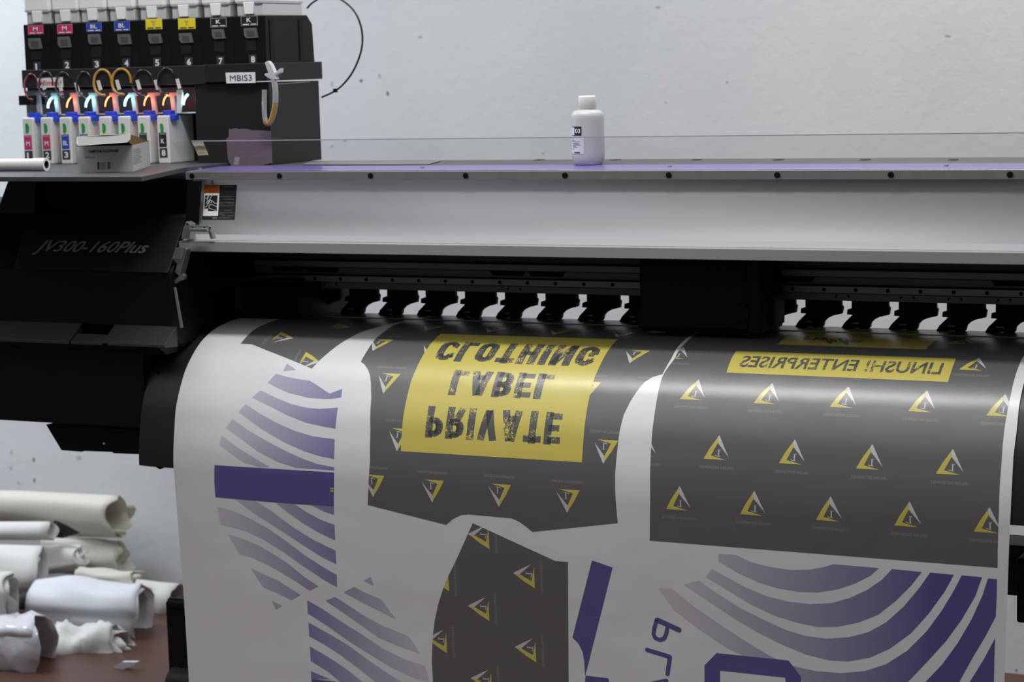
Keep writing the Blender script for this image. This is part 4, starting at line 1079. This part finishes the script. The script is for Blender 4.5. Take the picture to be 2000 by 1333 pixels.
for i in range(8):
    cx0 = ledx[i]; m = cyan_l if ledc[i] == 'c' else red_l
    yy = 200 - i * 0.9
    P = [wY(cx0 + dx, yy + dy, YU + 0.006) for dx, dy in ((-3.5, 11), (-3, 5), (-1.5, 0), (1, -5), (5, -9))]
    b = MB(); b.tube(P, [0.0021, 0.0023, 0.0025, 0.0026, 0.0024] if ledc[i] == 'c' else [0.0011, 0.0013, 0.0014, 0.0014, 0.0012], m, 10)
    tag(b.build('status_lamp', IU), 'glowing cyan lamp' if ledc[i] == 'c' else 'glowing orange lamp')
    l = bpy.data.lights.new('status_lamp_light', 'POINT'); l.energy = 0.022 if ledc[i] == 'c' else 0.028; l.shadow_soft_size = 0.003
    l.color = (0.25, 0.75, 1.0) if ledc[i] == 'c' else (1.0, 0.12, 0.06)
    lo = bpy.data.objects.new('status_lamp_light', l); C.objects.link(lo); lo.location = wY(cx0 + 1, yy + 1, YU + 0.003)
for i in range(8):
    xa_, xb_, yt_ = loopx[i]; cxm = (xa_ + xb_) / 2; rx_ = (xb_ - xa_) / 2 - 1.2; ry_ = 25; cyy = yt_ + 1.2 + ry_
    P = []
    for k_ in range(24):
        ang = math.radians(285 - 290 * k_ / 23)       # 285 = lower right, going clockwise over the top
        P.append(wY(cxm + rx_ * math.cos(ang), cyy - ry_ * math.sin(ang), YU - 0.016 + 0.010 * k_ / 23))
    b = MB(); b.tube(P, 0.0021 if i not in (4, 5) else 0.0027, hosem[i], 8)
    hs = b.build('ink_hose', None)
    tag(hs, ['dark red hose looped above the leftmost cartridge', 'purple-black hose looped over the white maker label', 'black hose looped at the right end of the maker label', 'black hose looped left of the two amber hoses',
             'amber hose looped above fifth cartridge, left of the amber pair', 'amber hose, right and higher of the amber pair', 'black hose looped just right of the amber hoses', 'black hose looped farthest right, above the cartridge marked 8'][i], 'hose', 'hoses looped above the cartridges')
    cx1 = [85, 110, 117, 146, 189.5, 226, 266, 302][i]
for i, (x, y) in enumerate(((80, 157), (113, 160), (146, 162), (189.5, 158), (226, 157), (266, 157), (301.5, 157), (344, 155))):
    b = MB(); fp([(x - 1.5, y), (x + 4, y - 1.5), (x + 9.5, y + 17), (x + 3.5, y + 19)], YU - 0.008, 0.002, whiteplastic, b); b.build('hose_tag', IU)
b = MB(); fp([(345, 176), (354, 175), (356, 182), (352, 221), (345, 221)], YU + 0.0, 0.005, whiteplastic, b); b.build('end_bracket', IU)

# drain tube with clamp on the cabinet front --------------------------------------
DT = root('drain_tube', wY(528, 190, YU - 0.02), 'clear tube with amber liquid in its bend, hanging from a pale clamp on the cabinet', 'tube')
b = MB()
yT = YU - 0.028
fp([(517, 122), (523, 119), (529, 126), (536, 142), (548, 133), (547.5, 142), (537, 148), (540, 155), (533, 156), (524, 153), (516, 147), (517, 144), (524, 143), (519, 130)], yT, 0.012, mat('pale_grey_plastic', (0.55, 0.55, 0.56), 0.35), b)
b.build('clamp', DT, 0.001)
clear = mat('clear_tube', (0.42, 0.43, 0.43), 0.12, trans=0.35, coat=0.6)
amb2 = mat('amber_liquid_tube', (0.42, 0.26, 0.06), 0.12, trans=0.25, coat=0.6)
path = [(533, 150), (536, 162), (538, 178), (538, 196), (536, 214), (531, 232), (526, 241), (520, 240), (517, 228), (516, 205), (516.5, 175)]
Pp = catmull([(x, y) for x, y in path], 4)
P3 = [wY(x, y, yT + 0.006 - 0.004 * math.sin(i_ / len(Pp) * 3.1)) for i_, (x, y) in enumerate(Pp)]
n1 = int(len(P3) * 0.32); n2 = int(len(P3) * 0.72)
b = MB(); b.tube(P3[:n1 + 1], 0.0058, clear, 14); b.tube(P3[n2:], 0.0048, clear, 14); b.build('clear_section', DT)
b = MB(); b.tube(P3[n1:n2 + 1], 0.0056, amb2, 14); tag(b.build('amber_section', DT), 'amber-filled bend')

# mauve sheets ----------------------------------------------------------------------
mauve = mat('mauve_paper', (0.155, 0.115, 0.145), 0.55, vary=0.05, vscale=12)
b = MB(); out = [(447, 252), (452, 253), (456, 251), (461, 250.5), (466, 252.5), (473, 251.5), (484.8, 252.5), (491, 255), (505, 254.5), (528, 256.2), (531.6, 318.5), (504.6, 324), (483, 325), (452, 325), (447, 316), (445, 308), (441.6, 272), (447, 266.6)]
fp(out, YU - 0.003, 0.0012, mauve, b)
tag(b.build('mauve_paper_sheet'), 'torn mauve paper stuck upright on the ink cabinet front, behind the clear shield', 'paper sheet')
b = MB(); zz = h(-0.1945)
q = [wZ(x, y, zz + 0.0006) for x, y in ((590, 322), (606, 316.5), (640, 315), (862, 314.5), (835, 321.8))]
b.prism(q, (0, 0, 0.0008), mat('pale_mauve_paper', (0.19, 0.17, 0.19), 0.5))
tag(b.build('flat_paper_sheet'), 'pale mauve paper lying flat on the cover top right of the ink cabinet', 'paper sheet')

# cable loop against the wall ----------------------------------------------------------
cp = catmull([(600, 16), (607, 8), (618, 0), (634, -8), (652, -7), (672, 3), (692, 22), (704, 48), (708, 78), (703, 108), (688, 142), (668, 167), (650, 180), (628, 190)], 5)
b = MB(); b.tube([wY(x, y, 3.93) for x, y in cp], 0.0022, mat('dark_green_cable', (0.006, 0.035, 0.028), 0.35), 8)
cb = b.build('looped_cable'); tag(cb, 'thin dark green cable looping out right of the ink cabinet', 'cable')
PIVOT[cb.name] = (0, 0, 0)
b = MB(); p = wY(655, 177, 3.929); b.box((p.x - 0.004, p.y - 0.003, p.z - 0.004), (p.x + 0.004, p.y + 0.003, p.z + 0.004), black); b.build('cable_tie', cb)

# ------------------------------------------------------------------ things on the shelf and cover
# tissue box
zt_ = h(-0.19)
A = wZ(152.3, 338.3, zt_); Bc = wZ(260.6, 335, zt_); Cc = wZ(293.8, 324, zt_); D = A + (Cc - Bc)
zbx = Vector((0, 0, wY(255.9, 283.7, Bc.y).z - zt_))
BX = root('tissue_box', tuple((A + Cc) / 2), 'small white cardboard box with black French lettering and open lid', 'box')
card = mat('white_card', (0.55, 0.55, 0.54), 0.55); brown = mat('brown_card', (0.36, 0.20, 0.06), 0.7)
b = MB()
for p, q in ((A, Bc), (Bc, Cc), (Cc, D), (D, A)):
    b.quad(p, q, q + zbx, p + zbx, card)
b.quad(A, D, Cc, Bc, card)
cen = (A + Bc + Cc + D) / 4
for p, q in ((A, Bc), (Bc, Cc), (Cc, D), (D, A)):
    pi = p + (cen - p) * 0.015; qi = q + (cen - q) * 0.015; b.quad(qi + zbx * 0.05, pi + zbx * 0.05, pi + zbx, qi + zbx, brown)
bxb = b.build('carton', BX); PIVOT[bxb.name] = PIVOT[BX.name]
ux = (Bc - A).normalized(); fn = Vector((ux.y, -ux.x, 0)) * 0.0006
def onbox(x, y, off=1.0):
    n = Vector((-ux.y, ux.x, 0)); r = ray(x, y); p0 = A - Vector((0, 0, H)); return r * (p0.dot(n) / r.dot(n)) + Vector((0, 0, H)) + fn * off
b = MB()
p = onbox(172.5, 299); q = onbox(232, 298); t_ = onbox(172.5, 293.5)
b.text('TAMPONS ALCOOLSES', p, ux, (0, 0, 1), (q - p).length, t_.z - p.z, blackprint, 0.03)
p = onbox(165, 309.5); q = onbox(185, 309.5); t_ = onbox(165, 306)
for xa_, xb_, ya_, yb_, m in ((165, 174, 306, 309, greyprint), (175, 185, 306.3, 308.6, greyprint), (190.5, 194, 316.5, 331, blackprint), (196, 206, 317, 331, greyprint), (210, 216, 316, 330, mat('mid_grey_print', (0.13, 0.13, 0.13), 0.5)), (219.5, 221, 316, 330, greyprint)):
    b.quad(onbox(xa_, yb_), onbox(xb_, yb_), onbox(xb_, ya_), onbox(xa_, ya_), m)
b.build('front_print', bxb)
ur = (Cc - Bc).normalized(); fr_ = Vector((ur.y, -ur.x, 0)) * 0.0006
b = MB()
for k_ in range(8):
    z0 = zbx.z * (0.80 - 0.075 * k_); s0 = 0.006; s1 = (Cc - Bc).length * (0.48 if k_ % 3 else 0.4)
    o_ = Bc + fr_ + Vector((0, 0, z0)); b.quad(o_ + ur * s0, o_ + ur * s1, o_ + ur * s1 + Vector((0, 0, 0.0016)), o_ + ur * s0 + Vector((0, 0, 0.0016)), mat('faint_print', (0.36, 0.36, 0.35), 0.5))
b.build('side_print', bxb)
# lid folded back with its tuck flap hanging over the front
b = MB()
hin = D + zbx + Vector((0, 0, 0.0)); hin2 = Cc + zbx
fA = onbox(150.5, 283, 6) ; flap_t = [wY(149.5, 268.5, A.y - 0.012), wY(158, 267, A.y - 0.012), wY(204, 263.5, A.y - 0.008), wY(254.5, 262.5, A.y + 0.0)]
flap_b = [wY(149.5, 281, A.y - 0.018), wY(154, 285, A.y - 0.018), wY(208, 281, A.y - 0.013), wY(249, 278.3, A.y - 0.005), wY(254, 272.5, A.y - 0.003)]
b.prism([flap_t[0], flap_t[1], flap_t[2], flap_t[3], flap_b[4], flap_b[3], flap_b[2], flap_b[1], flap_b[0]], (0, 0.0012, 0.0004), card)
b.raw([flap_t[1], flap_t[3], hin2, hin], [(0, 1, 2, 3)], card)
o_ = Vector((0, 0, -0.0008)); b.raw([flap_t[1] + o_, flap_t[3] + o_, hin2 + o_, hin + o_], [(3, 2, 1, 0)], brown)
b.build('lid', bxb)
b = MB(); b.poly([flap_t[3] + Vector((0.0, 0.001, -0.001)), hin2, Bc + zbx + Vector((0, 0, 0.0004)), flap_b[3] + Vector((0, 0.004, 0))], brown); tag(b.build('side_flap', bxb), 'brown inner side flap')

# white cardboard core on the shelf
r_ = 0.0125
p = wZ(88, 334, zt_); c0 = Vector((wY(91, 324, p.y).x, p.y, zt_ + r_)); dr = Vector((-1, -0.06, 0)).normalized(); c1 = c0 + dr * 0.55
RT = root('paper_core_tube', tuple(c0 + dr * 0.27), 'hollow white tube lying on the left shelf in front of the cartridges', 'tube')
wp = mat('glossy_white_tube', (0.68, 0.68, 0.68), 0.3)
b = MB(); b.cyl(c0, c1, r_ * 0.98, wp, 28, cap=False); b.cyl(c0 + dr * 0.03, c0 + dr * 0.031, r_ * 1.0, wp, 28); b.cyl(c0, c0 + dr * 0.03, r_ * 1.04, wp, 28, cap=False)
# annular rim
n_ = 28; u_ = dr.orthogonal().normalized(); w_ = dr.cross(u_)
ro = [c0 + (u_ * math.cos(2 * math.pi * i / n_) + w_ * math.sin(2 * math.pi * i / n_)) * r_ * 1.04 for i in range(n_)]
ri = [c0 + (u_ * math.cos(2 * math.pi * i / n_) + w_ * math.sin(2 * math.pi * i / n_)) * r_ * 0.62 for i in range(n_)]
b.raw(ro + ri, [(i, (i + 1) % n_, n_ + (i + 1) % n_, n_ + i) for i in range(n_)], wp)
b.build('wall_of_tube', RT)
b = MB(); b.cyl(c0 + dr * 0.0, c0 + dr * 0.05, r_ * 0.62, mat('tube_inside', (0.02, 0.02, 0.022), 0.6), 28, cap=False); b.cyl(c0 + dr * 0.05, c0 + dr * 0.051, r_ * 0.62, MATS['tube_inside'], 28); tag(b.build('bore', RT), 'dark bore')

# plastic bottle on the cover
bp_ = wZ(1149.5, 321.5, h(-0.1945)); 
BT = root('plastic_bottle', tuple(bp_), 'milky white plastic bottle with screw cap, standing on the printer cover', 'bottle')
sc_ = (wY(1181, 260, bp_.y).x - wY(1117, 260, bp_.y).x) / 2 * 0.93
Rb = sc_; zf = lambda y: wY(1149, y, bp_.y).z - bp_.z
milky = mat('milky_plastic', (0.60, 0.62, 0.59), 0.35, sss=0.1, trans=0.15)
prf = [(0.0, 0.0), (Rb * 0.80, 0.0), (Rb * 0.90, 0.004), (Rb * 0.985, 0.012), (Rb, 0.022), (Rb, zf(232)), (Rb * 0.99, zf(226)), (Rb * 0.93, zf(220)), (Rb * 0.78, zf(216)), (Rb * 0.52, zf(214.5)), (Rb * 0.50, zf(212)), (0, zf(212))]
b = MB(); b.lathe(tuple(bp_), prf, milky, 40); bb = b.build('body', BT); PIVOT[bb.name] = PIVOT[BT.name]
rc = Rb * 0.53
b = MB(); b.lathe(tuple(bp_), [(rc * 0.9, zf(213.5)), (rc * 1.02, zf(211)), (rc, zf(190)), (rc * 0.93, zf(187)), (0, zf(186.5))], mat('cap_white', (0.74, 0.735, 0.71), 0.4), 40); b.build('cap', BT)
def bpatch(mb, x0, x1, y0, y1, m, lift):
    """patch wrapped on the bottle between photo columns and rows"""
    R = Rb + lift; vs = []; fs = []; n = 6
    rr = ray(1149.5, 260); va = math.atan2(-rr.y, -rr.x)
    for y in (y0, y1):
        for i in range(n + 1):
            xx = x0 + (x1 - x0) * i / n; d = max(-0.999, min(0.999, (xx - (1147.8 + (y - 200) * 0.016)) / 33.2)); t = va + math.asin(d)
            vs.append((bp_.x + R * math.cos(t), bp_.y + R * math.sin(t), bp_.z + zf(y)))
    for i in range(n): fs.append((i, i + 1, n + 2 + i, n + 1 + i))
    mb.raw(vs, fs, m, True)
b = MB(); lab_w = mat('label_white', (0.70, 0.71, 0.74), 0.5)
bpatch(b, 1117, 1138, 246, 299, lab_w, 0.0005); bpatch(b, 1137, 1141, 266, 299, lab_w, 0.0005)
bpatch(b, 1122.5, 1136.5, 246, 264, blackprint, 0.0009); bpatch(b, 1118, 1122.5, 246, 247.2, blackprint, 0.0009); bpatch(b, 1118, 1122.5, 262.8, 264, blackprint, 0.0009)
for y, x0_, x1_, m in ((270, 1119, 1121, greyprint), (273, 1117.5, 1124, greyprint), (275.5, 1118, 1133, greyprint), (279.3, 1119.5, 1131, slate), (281.8, 1119.5, 1134, greyprint), (284, 1119.5, 1125, greyprint), (286, 1119.5, 1128, greyprint), (289.5, 1119, 1122, greyprint), (296, 1122, 1133, slate)):
    bpatch(b, x0_, x1_, y - 0.5, y + (1.8 if y > 295 else 0.6), m, 0.0009)
vs_, fs_, _ = glyphs('03', 0.02)
rr = ray(1149.5, 260); va = math.atan2(-rr.y, -rr.x); V3 = []
for x, y in vs_:
    xx = 1124.3 + 9.8 * x; yy = 259 - 8.5 * y; d = (xx - 1148.6) / 33.2; t = va + math.asin(d); V3.append((bp_.x + (Rb + 0.0014) * math.cos(t), bp_.y + (Rb + 0.0014) * math.sin(t), bp_.z + zf(yy)))
b.raw(V3, fs_, whiteprint)
tag(b.build('label', bb), 'white label with black 03 square')

# ------------------------------------------------------------------ waste paper heap on the floor
paper = mat('off_white_paper', (0.66, 0.66, 0.63), 0.55, bump=0.2, bscale=25)
paper2 = mat('cream_paper', (0.62, 0.60, 0.52), 0.6, bump=0.2, bscale=25)
paper3 = mat('cool_white_paper', (0.68, 0.70, 0.74), 0.5, bump=0.2, bscale=25)
film = mat('clear_plastic_film', (0.70, 0.70, 0.74), 0.12, coat=0.5, bump=0.6, bscale=40)
def paper_roll(name, label, a, c, ru, rv, m, crinkle=0.0, turns=2.3, seed=0, inner=0.35, rot=0.0, lump=0.10, thick=0.0018, group='discarded paper rolls heaped on the floor', length_n=20, ragged=0.02, start=0.0, close=False):
    """spiral of sheet round the axis a-c; ru, rv are the half height and half depth of its flattened section"""
    a = Vector(a); c = Vector(c); d = (c - a).normalized(); L = (c - a).length
    upv = Vector((0, 0, 1)); upv = (upv - upv.dot(d) * d).normalized(); sv = d.cross(upv)
    n = int(26 * turns); vs = []; fs = []
    for j in range(length_n + 1):
        f = j / length_n
        for i in range(n + 1):
            t = i / n; ang = start + 2 * math.pi * turns * t; rad = inner + (1 - inner) * t ** 0.8
            if close: rad = 1.0
            nz = noise.noise(Vector((math.cos(ang) * 1.3 + seed, math.sin(ang) * 1.3, f * 2.2 + seed))) * lump * 2
            if crinkle: nz += crinkle * noise.noise(Vector((math.cos(ang) * 5 + seed, math.sin(ang) * 5, f * 12 + seed)))
            r2 = rad * (1 + nz)
            u, v = r2 * ru * math.cos(ang), r2 * rv * math.sin(ang)
            u, v = u * math.cos(rot) - v * math.sin(rot), u * math.sin(rot) + v * math.cos(rot)
            ex = 0.0
            if j == length_n: ex = ragged * noise.noise(Vector((ang * 0.9 + seed, t * 3, seed * 2.0)))
            vs.append(a + d * (L * f + ex) + upv * u + sv * v)
    for j in range(length_n):
        for i in range(n):
            q = j * (n + 1) + i; fs.append((q, q + 1, q + n + 2, q + n + 1))
    b = MB(); b.raw(vs, fs, m, True)
    piv = (a + c) / 2
    b.v = [v - piv for v in b.v]
    o = b.build(name); o.location = piv
    md = o.modifiers.new('t', 'SOLIDIFY'); md.thickness = thick; md.offset = 0
    tag(o, label, 'paper roll', group)
    return o
def zfl(z, r): return max(z, r + 0.004)
def ax2(x0, y0, Y0, x1, y1, Y1): return wY(x0, y0, Y0), wY(x1, y1, Y1)
a, c = ax2(-260, 985, 4.72, 238, 1008, 4.78)
paper_roll('paper_roll', 'flattened cream paper roll on top of the heap against the wall', a, c, 0.064, 0.048, paper2, 0.0, 1.45, 1.3, 0.80, 0.35, 0.12, ragged=0.05, start=2.0)
a, c = ax2(-260, 1036, 4.55, 100, 1037, 4.60)
paper_roll('paper_roll', 'slim grey-white tube roll with black inside, below the top roll', a, c, 0.026, 0.028, paper, 0.0, 1.6, 2.1, 0.8, 0, 0.03)
b = MB(); q0 = wY(100, 1020, 4.60); b.prism([wY(x, y, 4.63) for x, y in ((99, 1022), (107, 1017), (128, 1026), (156, 1042), (122, 1052), (104, 1050))], (0, 0.004, 0), mat('black_film', (0.012, 0.012, 0.012), 0.5))
tag(b.build('black_sheet'), 'black sheet poking from the slim tube roll', 'sheet')
a, c = ax2(-260, 1100, 4.42, 84, 1112, 4.50)
paper_roll('paper_roll', 'thick grey-white roll with a wide open oval end, at the left middle', a, c, 0.060, 0.044, paper, 0.0, 1.3, 3.3, 0.84, -0.45, 0.08, start=1.0)
a, c = ax2(60, 1100, 4.62, 160, 1090, 4.66)
paper_roll('paper_roll', 'short tightly curled roll right of the open oval end', a, c, 0.045, 0.034, paper, 0.0, 2.4, 4.2, 0.35, -0.7, 0.14, ragged=0.03)
a, c = ax2(90, 1082, 4.74, 236, 1090, 4.80)
paper_roll('paper_roll', 'cream curled roll under the top roll, torn lower edge', a, c, 0.058, 0.040, paper2, 0.0, 1.3, 5.5, 0.75, 0.4, 0.16, ragged=0.05, start=2.6)
a, c = ax2(150, 1126, 4.60, 266, 1136, 4.66)
paper_roll('paper_roll', 'low cream roll with pointed tip touching the wall', a, c, 0.026, 0.034, paper2, 0.0, 1.4, 6.1, 0.7, 0.2, 0.2, ragged=0.07)
a, c = ax2(70, 1195, 4.42, 278, 1205, 4.50)
paper_roll('paper_roll', 'big pale blue-white roll in the middle of the heap', a, c, 0.090, 0.075, paper3, 0.0, 3.2, 7.7, 0.75, 0.1, 0.10, ragged=0.03)
a, c = ax2(180, 1180, 4.70, 335, 1188, 4.74)
paper_roll('paper_roll', 'cream-white roll farthest right, partly behind the black stand post', a, c, 0.072, 0.06, paper, 0.0, 1.6, 8.8, 0.75, 0.3, 0.16, ragged=0.05)
a, c = ax2(112, 1276, 4.31, 232, 1280, 4.35)
paper_roll('paper_roll', 'crumpled white roll with torn open end on the brown floor', a, c, 0.076, 0.060, paper, 0.16, 3.6, 9.9, 0.35, 0.0, 0.30, ragged=0.09)
a, c = ax2(-120, 1170, 4.28, 26, 1168, 4.32)
paper_roll('paper_roll', 'cream-grey folded roll cut by the left photo edge', a, c, 0.070, 0.05, paper, 0.0, 2.2, 10.4, 0.5, 0.2, 0.15, ragged=0.04)
a, c = ax2(-160, 1270, 4.12, 84, 1272, 4.16)
o = paper_roll('paper_roll', 'roll wrapped in shiny clear plastic, lowest at the left', a, c, 0.088, 0.075, film, 0.16, 1.15, 11.8, 0.95, 0.0, 0.10, ragged=0.05, close=False)
a, c = ax2(20, 1180, 4.62, 74, 1172, 4.62)
paper_roll('paper_roll', 'dark black roll in the gap at the left of the heap', a, c, 0.034, 0.03, mat('black_paper', (0.015, 0.015, 0.016), 0.5), 0.0, 1.5, 12.6, 0.8, 0, 0.05)
b = MB()
P_ = [wY(x, y, 4.20) for x, y in ((220, 1303), (238, 1294), (267, 1294), (262, 1300), (236, 1310), (225, 1310))]
b.prism(P_, (0, 0.012, 0), paper3); tag(b.build('paper_scrap'), 'torn pale paper scrap on the floor by the crumpled roll', 'paper scrap')
